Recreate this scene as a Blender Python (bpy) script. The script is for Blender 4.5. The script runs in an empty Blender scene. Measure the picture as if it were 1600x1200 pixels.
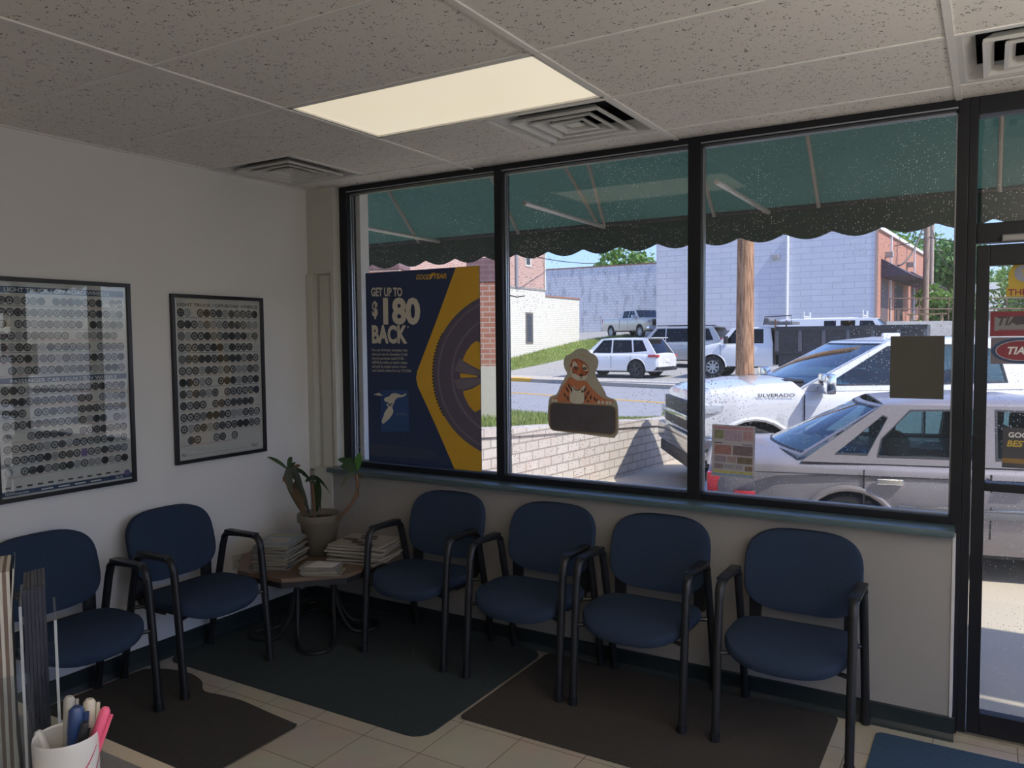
import bpy, bmesh, math, random
from math import pi, sin, cos, radians as R
from mathutils import Vector, Matrix
from mathutils.geometry import tessellate_polygon
random.seed(7)
S = bpy.context.scene
COL = S.collection

# ------------------------------------------------------------------ camera, world, sun, exposure
CAM = Vector((3.836, -3.776, 1.718)); CR = (1.5150, 0.00934, 0.54127); FPX = 1242.85
cd = bpy.data.cameras.new('camera'); cam = bpy.data.objects.new('camera', cd); COL.objects.link(cam)
cam.location = CAM; cam.rotation_euler = CR
cd.sensor_width = 36; cd.lens = FPX/1600*36; cd.clip_start = 0.05; cd.clip_end = 500
S.camera = cam
S.view_settings.view_transform = 'Standard'; S.view_settings.look = 'None'
S.view_settings.exposure = 0.0; S.view_settings.gamma = 1.0; S.view_settings.use_curve_mapping = False
w = bpy.data.worlds.new('world'); S.world = w; w.use_nodes = True
nt = w.node_tree; bg = nt.nodes['Background']
sky = nt.nodes.new('ShaderNodeTexSky'); sky.sky_type = 'NISHITA'; sky.sun_disc = False
sky.sun_elevation = R(50); sky.sun_rotation = R(90); sky.air_density = 1.0; sky.dust_density = 1.2; sky.ozone_density = 2.0
tn = nt.nodes.new('ShaderNodeMix'); tn.data_type = 'RGBA'; tn.blend_type = 'MULTIPLY'; tn.inputs['Factor'].default_value = 1; tn.inputs['B'].default_value = (.60, .68, .98, 1)
nt.links.new(sky.outputs[0], tn.inputs['A']); nt.links.new(tn.outputs['Result'], bg.inputs[0]); bg.inputs[1].default_value = 0.31
sd = bpy.data.lights.new('sun', 'SUN'); sun = bpy.data.objects.new('sun', sd); COL.objects.link(sun)
SUN = Vector((0.86, -0.085, 1.05)).normalized()
sun.rotation_euler = SUN.to_track_quat('Z', 'Y').to_euler(); sun.location = (10, 0, 20)
sd.energy = 5.0; sd.angle = R(0.6); sd.color = (1.0, 0.95, 0.86)
S.cycles.max_bounces = 10; S.cycles.diffuse_bounces = 5; S.cycles.transparent_max_bounces = 24
S.cycles.glossy_bounces = 4; S.cycles.sample_clamp_indirect = 6; S.cycles.caustics_reflective = False; S.cycles.caustics_refractive = False

# ------------------------------------------------------------------ materials
MATS = {}
def newmat(name):
    m = bpy.data.materials.new(name); m.use_nodes = True
    return m, m.node_tree, m.node_tree.nodes['Principled BSDF']
def setc(b, rough=.6, metal=0, spec=.5, coat=0):
    b.inputs['Roughness'].default_value = rough; b.inputs['Metallic'].default_value = metal
    b.inputs['Specular IOR Level'].default_value = spec; b.inputs['Coat Weight'].default_value = coat
    b.inputs['Coat Roughness'].default_value = .05
def P(name, col, rough=.6, metal=0, spec=.5, var=.12, scale=12, bump=0, bscale=None, coat=0):
    """plain material with a little procedural variation"""
    if name in MATS: return MATS[name]
    m, t, b = newmat(name); setc(b, rough, metal, spec, coat)
    tc = t.nodes.new('ShaderNodeTexCoord'); n = t.nodes.new('ShaderNodeTexNoise'); n.inputs['Scale'].default_value = scale
    n.inputs['Detail'].default_value = 3
    r = t.nodes.new('ShaderNodeMix'); r.data_type = 'RGBA'
    r.inputs['A'].default_value = (*[c*(1-var) for c in col], 1); r.inputs['B'].default_value = (*[min(1, c*(1+var)) for c in col], 1)
    t.links.new(tc.outputs['Object'], n.inputs['Vector']); t.links.new(n.outputs['Fac'], r.inputs['Factor'])
    t.links.new(r.outputs['Result'], b.inputs['Base Color'])
    if bump:
        bp = t.nodes.new('ShaderNodeBump'); bp.inputs['Strength'].default_value = bump; bp.inputs['Distance'].default_value = .01
        n2 = t.nodes.new('ShaderNodeTexNoise'); n2.inputs['Scale'].default_value = bscale or scale*4
        t.links.new(tc.outputs['Object'], n2.inputs['Vector']); t.links.new(n2.outputs['Fac'], bp.inputs['Height'])
        t.links.new(bp.outputs[0], b.inputs['Normal'])
    MATS[name] = m; return m
def brick(name, c1, c2, mortar, bw=.2, bh=.067, ms=.01, dirt=0, dcol=(.1, .1, .1), dscale=2, rough=.85, offs=.5, stretch=1):
    if name in MATS: return MATS[name]
    m, t, b = newmat(name); setc(b, rough)
    tc = t.nodes.new('ShaderNodeTexCoord'); sp = t.nodes.new('ShaderNodeSeparateXYZ'); ad = t.nodes.new('ShaderNodeMath'); cb = t.nodes.new('ShaderNodeCombineXYZ')
    bk = t.nodes.new('ShaderNodeTexBrick'); bk.offset = offs
    t.links.new(tc.outputs['Object'], sp.inputs[0]); t.links.new(sp.outputs[0], ad.inputs[0]); t.links.new(sp.outputs[1], ad.inputs[1])
    t.links.new(ad.outputs[0], cb.inputs[0]); t.links.new(sp.outputs[2], cb.inputs[1]); t.links.new(cb.outputs[0], bk.inputs['Vector'])
    bk.inputs['Color1'].default_value = (*c1, 1); bk.inputs['Color2'].default_value = (*c2, 1); bk.inputs['Mortar'].default_value = (*mortar, 1)
    bk.inputs['Scale'].default_value = 1; bk.inputs['Mortar Size'].default_value = ms; bk.inputs['Brick Width'].default_value = bw
    bk.inputs['Row Height'].default_value = bh; bk.inputs['Mortar Smooth'].default_value = .3
    out = bk.outputs['Color']
    if dirt:
        mp = t.nodes.new('ShaderNodeMapping'); mp.inputs['Scale'].default_value = (1, 1/stretch, 1)
        n = t.nodes.new('ShaderNodeTexNoise'); n.inputs['Scale'].default_value = dscale; n.inputs['Detail'].default_value = 6; n.inputs['Roughness'].default_value = .7
        t.links.new(cb.outputs[0], mp.inputs[0]); t.links.new(mp.outputs[0], n.inputs['Vector'])
        rp = t.nodes.new('ShaderNodeMapRange'); rp.inputs[1].default_value = .5; rp.inputs[2].default_value = .72; rp.inputs[4].default_value = dirt
        t.links.new(n.outputs['Fac'], rp.inputs[0])
        mx = t.nodes.new('ShaderNodeMix'); mx.data_type = 'RGBA'; t.links.new(rp.outputs[0], mx.inputs['Factor'])
        t.links.new(out, mx.inputs['A']); mx.inputs['B'].default_value = (*dcol, 1); out = mx.outputs['Result']
    t.links.new(out, b.inputs['Base Color'])
    MATS[name] = m; return m
def glassmat(name, tint=(1, 1, 1), gloss=1.0, specks=0.0, ior=1.45):
    """thin window glass: see-through with a fresnel reflection and, if asked, specks of dirt"""
    if name in MATS: return MATS[name]
    m = bpy.data.materials.new(name); m.use_nodes = True; t = m.node_tree; t.nodes.remove(t.nodes['Principled BSDF'])
    out = t.nodes['Material Output']
    tr = t.nodes.new('ShaderNodeBsdfTransparent'); tr.inputs[0].default_value = (*tint, 1)
    gl = t.nodes.new('ShaderNodeBsdfGlossy'); gl.inputs['Roughness'].default_value = 0.0; gl.inputs[0].default_value = (gloss, gloss, gloss, 1)
    lw = t.nodes.new('ShaderNodeFresnel'); 
    ge = t.nodes.new('ShaderNodeNewGeometry'); ml = t.nodes.new('ShaderNodeMix'); ml.inputs['A'].default_value = ior; ml.inputs['B'].default_value = 1/ior
    t.links.new(ge.outputs['Backfacing'], ml.inputs['Factor']); t.links.new(ml.outputs[0], lw.inputs[0])
    mx = t.nodes.new('ShaderNodeMixShader'); t.links.new(lw.outputs[0], mx.inputs[0]); t.links.new(tr.outputs[0], mx.inputs[1]); t.links.new(gl.outputs[0], mx.inputs[2])
    last = mx.outputs[0]
    if specks:
        tc = t.nodes.new('ShaderNodeTexCoord')
        vo = t.nodes.new('ShaderNodeTexVoronoi'); vo.inputs['Scale'].default_value = 95
        n = t.nodes.new('ShaderNodeTexNoise'); n.inputs['Scale'].default_value = 2.5; n.inputs['Detail'].default_value = 4
        t.links.new(tc.outputs['Object'], vo.inputs['Vector']); t.links.new(tc.outputs['Object'], n.inputs['Vector'])
        th = t.nodes.new('ShaderNodeMapRange'); th.inputs[1].default_value = .32; th.inputs[2].default_value = .72; th.inputs[3].default_value = 0.06; th.inputs[4].default_value = .30
        t.links.new(n.outputs['Fac'], th.inputs[0])
        lt = t.nodes.new('ShaderNodeMath'); lt.operation = 'LESS_THAN'; t.links.new(vo.outputs['Distance'], lt.inputs[0]); t.links.new(th.outputs[0], lt.inputs[1])
        sp = t.nodes.new('ShaderNodeSeparateColor'); t.links.new(vo.outputs['Color'], sp.inputs[0])
        g2 = t.nodes.new('ShaderNodeMath'); g2.operation = 'GREATER_THAN'; g2.inputs[1].default_value = .66; t.links.new(sp.outputs[0], g2.inputs[0])
        mu = t.nodes.new('ShaderNodeMath'); mu.operation = 'MULTIPLY'; t.links.new(lt.outputs[0], mu.inputs[0]); t.links.new(g2.outputs[0], mu.inputs[1])
        m2 = t.nodes.new('ShaderNodeMath'); m2.operation = 'MULTIPLY_ADD'; m2.inputs[1].default_value = specks; m2.inputs[2].default_value = .02; t.links.new(mu.outputs[0], m2.inputs[0])
        df = t.nodes.new('ShaderNodeBsdfDiffuse'); df.inputs[0].default_value = (.75, .77, .75, 1)
        tl = t.nodes.new('ShaderNodeBsdfTranslucent'); tl.inputs[0].default_value = (.75, .77, .75, 1)
        ms = t.nodes.new('ShaderNodeMixShader'); t.links.new(df.outputs[0], ms.inputs[1]); t.links.new(tl.outputs[0], ms.inputs[2])
        mm = t.nodes.new('ShaderNodeMixShader'); t.links.new(m2.outputs[0], mm.inputs[0]); t.links.new(last, mm.inputs[1]); t.links.new(ms.outputs[0], mm.inputs[2]); last = mm.outputs[0]
    t.links.new(last, out.inputs[0]); MATS[name] = m; return m
def emis(name, col, strength):
    m, t, b = newmat(name); b.inputs['Base Color'].default_value = (*col, 1); b.inputs['Emission Color'].default_value = (*col, 1)
    b.inputs['Emission Strength'].default_value = strength; MATS[name] = m; return m

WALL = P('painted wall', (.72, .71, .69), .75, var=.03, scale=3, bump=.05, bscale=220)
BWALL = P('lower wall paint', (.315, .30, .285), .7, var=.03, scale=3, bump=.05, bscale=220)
TRIMP = P('beige trim paint', (.55, .54, .48), .6, var=.04)
BLACKF = P('black anodised frame', (.008, .009, .013), .45, var=.1, spec=.35)
ALU = P('bare aluminium bead', (.45, .47, .5), .35, metal=.8, var=.05)
SILL = P('green grey laminate', (.075, .115, .125), .35, var=.12, scale=40)
BASEB = P('dark teal vinyl baseboard', (.018, .028, .031), .35, var=.15, scale=20)
TBAR = P('ceiling grid white', (.80, .78, .74), .5, var=.03)
CHROME = P('chrome', (.75, .76, .78), .12, metal=1, var=.03)
RUBBER = P('tyre rubber', (.02, .02, .021), .8, var=.15, bump=.2, bscale=60)
DARK = P('dark plastic', (.02, .02, .022), .5, var=.1)
WHITEP = P('white plastic', (.75, .74, .7), .4, var=.03)
PAPER = P('paper', (.62, .6, .55), .8, var=.05)

def ceiling_mat():
    m, t, b = newmat('acoustic tile'); setc(b, .9)
    tc = t.nodes.new('ShaderNodeTexCoord')
    n = t.nodes.new('ShaderNodeTexNoise'); n.inputs['Scale'].default_value = 30; n.inputs['Detail'].default_value = 3
    t.links.new(tc.outputs['Object'], n.inputs['Vector'])
    mp = t.nodes.new('ShaderNodeMix'); mp.data_type = 'RGBA'; mp.inputs['Factor'].default_value = .07
    t.links.new(tc.outputs['Object'], mp.inputs['A']); t.links.new(n.outputs['Color'], mp.inputs['B'])
    v = t.nodes.new('ShaderNodeTexVoronoi'); v.inputs['Scale'].default_value = 78; v.inputs['Randomness'].default_value = 1
    t.links.new(mp.outputs['Result'], v.inputs['Vector'])
    n2 = t.nodes.new('ShaderNodeTexNoise'); n2.inputs['Scale'].default_value = 45; t.links.new(tc.outputs['Object'], n2.inputs['Vector'])
    mr = t.nodes.new('ShaderNodeMapRange'); mr.inputs[1].default_value = .38; mr.inputs[2].default_value = .62; mr.inputs[4].default_value = .31; t.links.new(n2.outputs['Fac'], mr.inputs[0])
    lt = t.nodes.new('ShaderNodeMath'); lt.operation = 'LESS_THAN'; t.links.new(v.outputs['Distance'], lt.inputs[0]); t.links.new(mr.outputs[0], lt.inputs[1])
    mx = t.nodes.new('ShaderNodeMix'); mx.data_type = 'RGBA'; mx.inputs['A'].default_value = (.82, .785, .735, 1); mx.inputs['B'].default_value = (.09, .075, .06, 1)
    t.links.new(lt.outputs[0], mx.inputs['Factor']); t.links.new(mx.outputs['Result'], b.inputs['Base Color'])
    bp = t.nodes.new('ShaderNodeBump'); bp.invert = True; bp.inputs['Strength'].default_value = .6; bp.inputs['Distance'].default_value = .004
    t.links.new(lt.outputs[0], bp.inputs['Height']); t.links.new(bp.outputs[0], b.inputs['Normal'])
    return m
def floor_mat():
    m, t, b = newmat('vinyl floor tile'); setc(b, .35)
    tc = t.nodes.new('ShaderNodeTexCoord'); bk = t.nodes.new('ShaderNodeTexBrick'); bk.offset = 0
    bk.inputs['Scale'].default_value = 1; bk.inputs['Brick Width'].default_value = .305; bk.inputs['Row Height'].default_value = .305; bk.inputs['Mortar Size'].default_value = .0022
    bk.inputs['Color1'].default_value = (.62, .54, .42, 1); bk.inputs['Color2'].default_value = (.67, .59, .47, 1); bk.inputs['Mortar'].default_value = (.22, .16, .09, 1)
    n = t.nodes.new('ShaderNodeTexNoise'); n.inputs['Scale'].default_value = 4; n.inputs['Detail'].default_value = 5
    mx = t.nodes.new('ShaderNodeMix'); mx.data_type = 'RGBA'; mx.blend_type = 'MULTIPLY'; mx.inputs['Factor'].default_value = .35
    t.links.new(tc.outputs['Object'], bk.inputs['Vector']); t.links.new(tc.outputs['Object'], n.inputs['Vector'])
    t.links.new(bk.outputs['Color'], mx.inputs['A']); t.links.new(n.outputs['Color'], mx.inputs['B']); t.links.new(mx.outputs['Result'], b.inputs['Base Color'])
    return m
def wood_pole_mat():
    m, t, b = newmat('weathered pole wood'); setc(b, .85)
    tc = t.nodes.new('ShaderNodeTexCoord'); mp = t.nodes.new('ShaderNodeMapping'); mp.inputs['Scale'].default_value = (16, 16, 1.1)
    n = t.nodes.new('ShaderNodeTexNoise'); n.inputs['Scale'].default_value = 1.5; n.inputs['Detail'].default_value = 6
    cr = t.nodes.new('ShaderNodeValToRGB'); cr.color_ramp.elements[0].position = .35; cr.color_ramp.elements[0].color = (.16, .075, .035, 1); cr.color_ramp.elements[1].position = .62; cr.color_ramp.elements[1].color = (.50, .28, .15, 1)
    t.links.new(tc.outputs['Object'], mp.inputs[0]); t.links.new(mp.outputs[0], n.inputs['Vector']); t.links.new(n.outputs['Fac'], cr.inputs[0]); t.links.new(cr.outputs[0], b.inputs['Base Color'])
    return m
def leafmat(name, c1, c2, trans=.25):
    m, t, b = newmat(name); setc(b, .5)
    oi = t.nodes.new('ShaderNodeTexCoord'); n = t.nodes.new('ShaderNodeTexNoise'); n.inputs['Scale'].default_value = 3
    t.links.new(oi.outputs['Object'], n.inputs['Vector'])
    mx = t.nodes.new('ShaderNodeMix'); mx.data_type = 'RGBA'; mx.inputs['A'].default_value = (*c1, 1); mx.inputs['B'].default_value = (*c2, 1)
    mr = t.nodes.new('ShaderNodeMapRange'); mr.inputs[1].default_value = .35; mr.inputs[2].default_value = .65; t.links.new(n.outputs['Fac'], mr.inputs[0]); t.links.new(mr.outputs[0], mx.inputs['Factor'])
    t.links.new(mx.outputs['Result'], b.inputs['Base Color'])
    tl = t.nodes.new('ShaderNodeBsdfTranslucent'); t.links.new(mx.outputs['Result'], tl.inputs[0])
    ms = t.nodes.new('ShaderNodeMixShader'); ms.inputs[0].default_value = trans; t.links.new(b.outputs[0], ms.inputs[1]); t.links.new(tl.outputs[0], ms.inputs[2])
    t.links.new(ms.outputs[0], t.nodes['Material Output'].inputs[0]); return m

# ------------------------------------------------------------------ mesh helpers
class MB:
    def __init__(s): s.v = []; s.f = []; s.mi = []; s.mats = []; s.M = Matrix.Identity(4)
    def mat(s, m):
        if m not in s.mats: s.mats.append(m)
        return s.mats.index(m)
    def add(s, vs, fs, m, M=None):
        o = len(s.v); T = s.M @ M if M is not None else s.M; k = s.mat(m)
        s.v += [T @ Vector(v) for v in vs]; s.f += [[i+o for i in f] for f in fs]; s.mi += [k]*len(fs); return s
    def box(s, x0, x1, y0, y1, z0, z1, m, M=None, bev=0):
        bm = bmesh.new(); bmesh.ops.create_cube(bm, size=1)
        for v in bm.verts: v.co = Vector((x0+(v.co.x+.5)*(x1-x0), y0+(v.co.y+.5)*(y1-y0), z0+(v.co.z+.5)*(z1-z0)))
        if bev: bmesh.ops.bevel(bm, geom=list(bm.edges), offset=bev, segments=2, profile=.6, affect='EDGES')
        bm.verts.index_update(); s.add([v.co.copy() for v in bm.verts], [[v.index for v in f.verts] for f in bm.faces], m, M); bm.free(); return s
    def lathe(s, prof, m, n=24, M=None, cap=True):
        vs = []; fs = []
        for r, z in prof:
            for k in range(n): a = 2*pi*k/n; vs.append((r*cos(a), r*sin(a), z))
        for j in range(len(prof)-1):
            for k in range(n): fs.append((j*n+k, j*n+(k+1) % n, (j+1)*n+(k+1) % n, (j+1)*n+k))
        if cap: fs.append(tuple(reversed(range(n)))); fs.append(tuple(range((len(prof)-1)*n, len(prof)*n)))
        return s.add(vs, fs, m, M)
    def tube(s, pts, r, m, n=8, rx=None, up=(0, 0, 1), M=None, cap=True):
        """tube along points; r may be a list; rx gives a second radius (oval section)"""
        P_ = [Vector(p) for p in pts]; vs = []; fs = []; N = len(P_); up = Vector(up)
        for i, p in enumerate(P_):
            t = (P_[min(i+1, N-1)]-P_[max(i-1, 0)]).normalized()
            a = up.cross(t)
            if a.length < 1e-4: a = Vector((1, 0, 0)).cross(t)
            a.normalize(); b = t.cross(a)
            ri = r[i] if isinstance(r, (list, tuple)) else r; rb = (rx[i] if isinstance(rx, (list, tuple)) else rx) if rx else ri
            for k in range(n): q = 2*pi*k/n; vs.append(p+a*(ri*cos(q))+b*(rb*sin(q)))
        for i in range(N-1):
            for k in range(n): fs.append((i*n+k, i*n+(k+1) % n, (i+1)*n+(k+1) % n, (i+1)*n+k))
        if cap: fs.append(tuple(reversed(range(n)))); fs.append(tuple(range((N-1)*n, N*n)))
        return s.add(vs, fs, m, M)
    def plate(s, outer, fn, m, holes=(), th=.01, M=None, back=None):
        """polygon (with holes) given in 2D, placed by fn(u, v, depth)"""
        loops = [list(outer)]+[list(h) for h in holes]; vs = []; fs = []
        tri = tessellate_polygon([[Vector((u, v, 0)) for u, v in l] for l in loops])
        flat = [p for l in loops for p in l]; n = len(flat)
        vs = [fn(u, v, 0) for u, v in flat]+[fn(u, v, -th) for u, v in flat]
        for t in tri: fs.append(tuple(t)); fs.append(tuple(n+i for i in reversed(t)))
        o = 0
        for l in loops:
            k = len(l)
            for i in range(k): a, b = o+i, o+(i+1) % k; fs.append((a, b, n+b, n+a))
            o += k
        return s.add(vs, fs, m, M)
    def quad(s, a, b, c, d, m): return s.add([a, b, c, d], [(0, 1, 2, 3)], m)
    def build(s, name, parent=None, smooth=False, bevel=0, recalc=True, origin=None, sub=0):
        me = bpy.data.meshes.new(name)
        o_ = Vector(origin) if origin is not None else Vector((0, 0, 0))
        me.from_pydata([tuple(v-o_) for v in s.v], [], s.f)
        for m in s.mats: me.materials.append(m)
        for p, k in zip(me.polygons, s.mi): p.material_index = k
        if recalc:
            bm = bmesh.new(); bm.from_mesh(me); bmesh.ops.recalc_face_normals(bm, faces=list(bm.faces)); bm.to_mesh(me); bm.free()
        if smooth:
            for p in me.polygons: p.use_smooth = True
            me.set_sharp_from_angle(angle=R(40))
        ob = bpy.data.objects.new(name, me); COL.objects.link(ob); ob.location = o_
        if parent: ob.parent = parent
        if bevel:
            b = ob.modifiers.new('bevel', 'BEVEL'); b.width = bevel; b.segments = 2; b.limit_method = 'ANGLE'; b.angle_limit = R(50)
        if sub:
            b = ob.modifiers.new('sub', 'SUBSURF'); b.levels = sub; b.render_levels = sub
        return ob
def tag(o, label, cat, group=None, kind=None):
    o['label'] = label; o['category'] = cat
    if group: o['group'] = group
    if kind: o['kind'] = kind
    return o
def empty(name, loc, label, cat, group=None, rz=0, scale=1):
    e = bpy.data.objects.new(name, None); COL.objects.link(e); e.location = loc; e.rotation_euler = (0, 0, rz); e.scale = (scale,)*3
    e.empty_display_size = .1
    return tag(e, label, cat, group)
def struct(o): o['kind'] = 'structure'; return o
def kids(o): return [c for c in COL.objects if c.parent == o]
def dup(root, loc, rz, label, group=None):
    r = root.copy(); COL.objects.link(r); r.location = loc; r.rotation_euler = (0, 0, rz); r['label'] = label
    if group: r['group'] = group
    for ch in kids(root):
        c = ch.copy(); COL.objects.link(c); c.parent = r
        for g in kids(ch): d = g.copy(); COL.objects.link(d); d.parent = c
    return r
def smoothp(pts, n=4, closed=True):
    """Catmull-Rom through 2D/3D points"""
    out = []; N = len(pts); P_ = [Vector(p) for p in pts]
    rng = range(N) if closed else range(N-1)
    for i in rng:
        p0 = P_[(i-1) % N] if closed else P_[max(i-1, 0)]; p1 = P_[i]; p2 = P_[(i+1) % N]; p3 = P_[(i+2) % N] if closed else P_[min(i+2, N-1)]
        for k in range(n):
            t = k/n; out.append(tuple(.5*((2*p1)+(-p0+p2)*t+(2*p0-5*p1+4*p2-p3)*t*t+(-p0+3*p1-3*p2+p3)*t**3)))
    if not closed: out.append(tuple(P_[-1]))
    return out
def rrect(w, h, r, n=5, cx=0, cy=0):
    o = []
    for sx, sy, a0 in ((1, 1, 0), (-1, 1, 90), (-1, -1, 180), (1, -1, 270)):
        for k in range(n+1): a = R(a0+90*k/n); o.append((cx+sx*(w/2-r)+r*cos(a), cy+sy*(h/2-r)+r*sin(a)))
    return o
_tc = {}
def textgeo(body, size=1, bold=0.0, align='LEFT'):
    k = (body, bold, align)
    if k not in _tc:
        c = bpy.data.curves.new('t', 'FONT'); c.body = body; c.size = 1; c.align_x = align; c.offset = bold; c.resolution_u = 3
        o = bpy.data.objects.new('t', c); COL.objects.link(o); dg = bpy.context.evaluated_depsgraph_get(); dg.update()
        me = o.evaluated_get(dg).to_mesh(); vs = [tuple(v.co) for v in me.vertices]; fs = [tuple(p.vertices) for p in me.polygons]
        o.evaluated_get(dg).to_mesh_clear(); bpy.data.objects.remove(o); bpy.data.curves.remove(c); _tc[k] = (vs, fs)
    vs, fs = _tc[k]; return [(x*size, y*size) for x, y, z in vs], fs
def text(mb, body, fn, m, size, u, v, sx=1, bold=0, align='LEFT', depth=.001, shear=0, fitw=None):
    vs, fs = textgeo(body, size, bold, align)
    if fitw and vs:
        wd = max(p[0] for p in vs)-min(p[0] for p in vs); sx = fitw/max(wd, 1e-6)
    mb.add([fn(u+x*sx+shear*y, v+y, depth) for x, y in vs], fs, m)

def ray(u, v):
    M = cam.rotation_euler.to_matrix(); return M @ Vector(((u-800)/FPX, (600-v)/FPX, -1))
def cw(px, D, v=530):
    """ground position seen under image column px at distance D along the view"""
    d = ray(px, v); f = Vector((-sin(CR[2]), cos(CR[2]), 0)); t = D/d.dot(f); q = CAM+d*t; return q
LAT = Vector((cos(CR[2]), sin(CR[2]), 0)); FWD = Vector((-sin(CR[2]), cos(CR[2]), 0))
def lw(lat, D, z=0): q = CAM+LAT*lat+FWD*D; q.z = z; return q

# ------------------------------------------------------------------ room shell
H = 2.70; G = -.04
mb = MB(); mb.box(0, 6.5, -6, .12, -.06, 0, floor_mat()); struct(mb.build('floor'))
mb = MB(); mb.box(-.15, 0, -6, .12, -.06, H+.1, WALL); struct(mb.build('wall_left'))
mb = MB(); mb.box(-.15, 6.65, -6.15, -6, -.06, H+.1, WALL); struct(mb.build('wall_back'))
mb = MB(); mb.box(6.5, 6.65, -6, .35, -.06, .03, WALL); mb.box(6.5, 6.65, -6, .35, 2.6, H+.1, WALL); mb.box(6.5, 6.65, -6, -5.6, .03, 2.6, WALL); mb.box(6.5, 6.65, -.1, .35, .03, 2.6, WALL); struct(mb.build('wall_right'))
mb = MB()
for yy_ in (-5.6, -3.8, -2.0, -.15): mb.box(6.54, 6.62, yy_, yy_+.05, .03, 2.6, BLACKF)
mb.box(6.54, 6.62, -5.6, -.1, .03, .08, BLACKF); mb.box(6.54, 6.62, -5.6, -.1, 2.55, 2.6, BLACKF); struct(mb.build('window_frame_added_right'))  # added glazing, out of view: lets sun and daylight in to brighten the room
EXTW = P('exterior render', (.62, .6, .55), .8, var=.06)
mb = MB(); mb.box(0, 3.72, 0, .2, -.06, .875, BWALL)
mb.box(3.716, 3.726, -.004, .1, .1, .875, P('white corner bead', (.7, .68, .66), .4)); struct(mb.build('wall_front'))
mb = MB(); mb.box(-.15, 6.65, .095, .35, H, 4.1, EXTW); mb.box(-3.5, -.15, .12, .35, -.1, 4.1, EXTW); mb.box(-.15, .217, .1, .35, .0, 4.1, EXTW); mb.box(.217, .335, .16, .24, .9, 2.69, P('white painted reveal', (.78, .77, .75), .6))
mb.box(-.15, 6.65, .1, .35, -.1, .0, EXTW); mb.box(.0, 3.72, .2, .35, 0, .9, EXTW)
struct(mb.build('wall_outside'))
mb = MB(); mb.box(4.86, 6.5, .0, .35, 0, .12, WALL); mb.box(4.86, 6.5, .0, .35, 2.6, H, WALL); mb.box(6.3, 6.5, .0, .35, .12, 2.6, WALL); struct(mb.build('wall_beside_door'))
mb = MB(); mb.box(4.86, 6.3, .1, .106, .12, 2.6, glassmat('plain window glass', (.985, .99, .985), 1.0)); struct(mb.build('window_6'))  # added window, out of view: brings more daylight onto wall and ceiling
# ceiling: tiles and T-bars on one structure
bx0 = 1.261-1.22*2; yl4 = -.129
mb = MB(); TILE = ceiling_mat()
LIGHTS = [(1.261, -.739)]
DIFF = [(1.871, -.129), (3.701, -.129), (.03, -.129)]
def hole(xa, xb, ya, yb):
    for lx, ly in LIGHTS:
        if abs(lx-xa) < .02 and abs(ly-yb) < .02: return True
    return False
xs = [0]+[bx0+1.22*k for k in range(2, 8) if 0 < bx0+1.22*k < 6.5]+[6.5]
ys = [.095]+[yl4-.61*k for k in range(0, 10)]+[-6]
for i in range(len(xs)-1):
    for j in range(len(ys)-1):
        xa, xb, yb, ya = xs[i], xs[i+1], ys[j], ys[j+1]
        if hole(xa, xb, ya, yb): continue
        cuts = []
        for dx, dy in DIFF:
            if abs(dy-yb) < .02 and dx >= xa-.01 and dx+.6 <= xb+.01: cuts.append((dx, dx+.61))
        px = xa; segs = []
        for c0, c1 in cuts:
            if c0 > px+.04: segs.append((px, c0))
            px = c1
        if xb > px+.04: segs.append((px, xb))
        if not cuts: segs = [(xa, xb)]
        for c0, c1 in segs: mb.box(c0, c1, ya, yb, H, H+.015, TILE)
struct(mb.build('ceiling'))
mb = MB()
for x in xs[1:-1]: mb.box(x-.012, x+.012, -6, .095, H-.006, H+.012, TBAR)
for y in ys[1:-1]: mb.box(0, 6.5, y-.0095, y+.0095, H-.0045, H+.012, TBAR)
mb.box(1.871-.012, 1.871+.012, -.739, -.129, H-.0045, H+.012, TBAR); mb.box(0, .022, -6, .1, H-.004, H+.012, TBAR); mb.box(.64, .655, -.739, -.129, H-.0045, H+.01, TBAR)
struct(mb.build('ceiling_grid'))
mb = MB(); mb.box(-.15, 6.65, -6.15, .35, H+.5, H+.55, DARK); struct(mb.build('ceiling_plenum'))

# baseboards, corner column, sill
def basebd(name, a, b, n):
    mb = MB(); a = Vector(a); b = Vector(b); n = Vector(n)
    prof = [(0, 0), (.022, 0), (.018, .012), (.008, .03), (.007, .095), (0, .102)]
    vs = [tuple(a+n*p+Vector((0, 0, z))) for p, z in prof]+[tuple(b+n*p+Vector((0, 0, z))) for p, z in prof]; k = len(prof)
    mb.add(vs, [(i, i+1, k+i+1, k+i) for i in range(k-1)]+[tuple(range(k)), tuple(range(k, 2*k))], BASEB); struct(mb.build(name))
basebd('baseboard_front', (0, 0, 0), (3.735, 0, 0), (0, -1, 0)); basebd('baseboard_left', (0, -6, 0), (0, 0, 0), (1, 0, 0))
mb = MB(); mb.box(0, .232, .045, .12, .875, H, TRIMP); mb.box(0, .235, .02, .1, 2.153, H, TRIMP, bev=.004); mb.box(.205, .237, .012, .1, .91, 2.16, TRIMP, bev=.005)
mb.box(.085, .185, .03, .1, .45, 2.15, TRIMP, bev=.012); mb.box(.0, .06, -.002, .1, .88, 2.153, TRIMP, bev=.004)
mb.box(.055, .205, -.012, .03, .46, .9, TRIMP); struct(mb.build('trim_corner_column'))
mb = MB(); mb.box(.2, 3.722, -.055, .10, .878, .908, SILL, bev=.006); o = mb.build('window_sill', smooth=True); struct(o)

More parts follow.
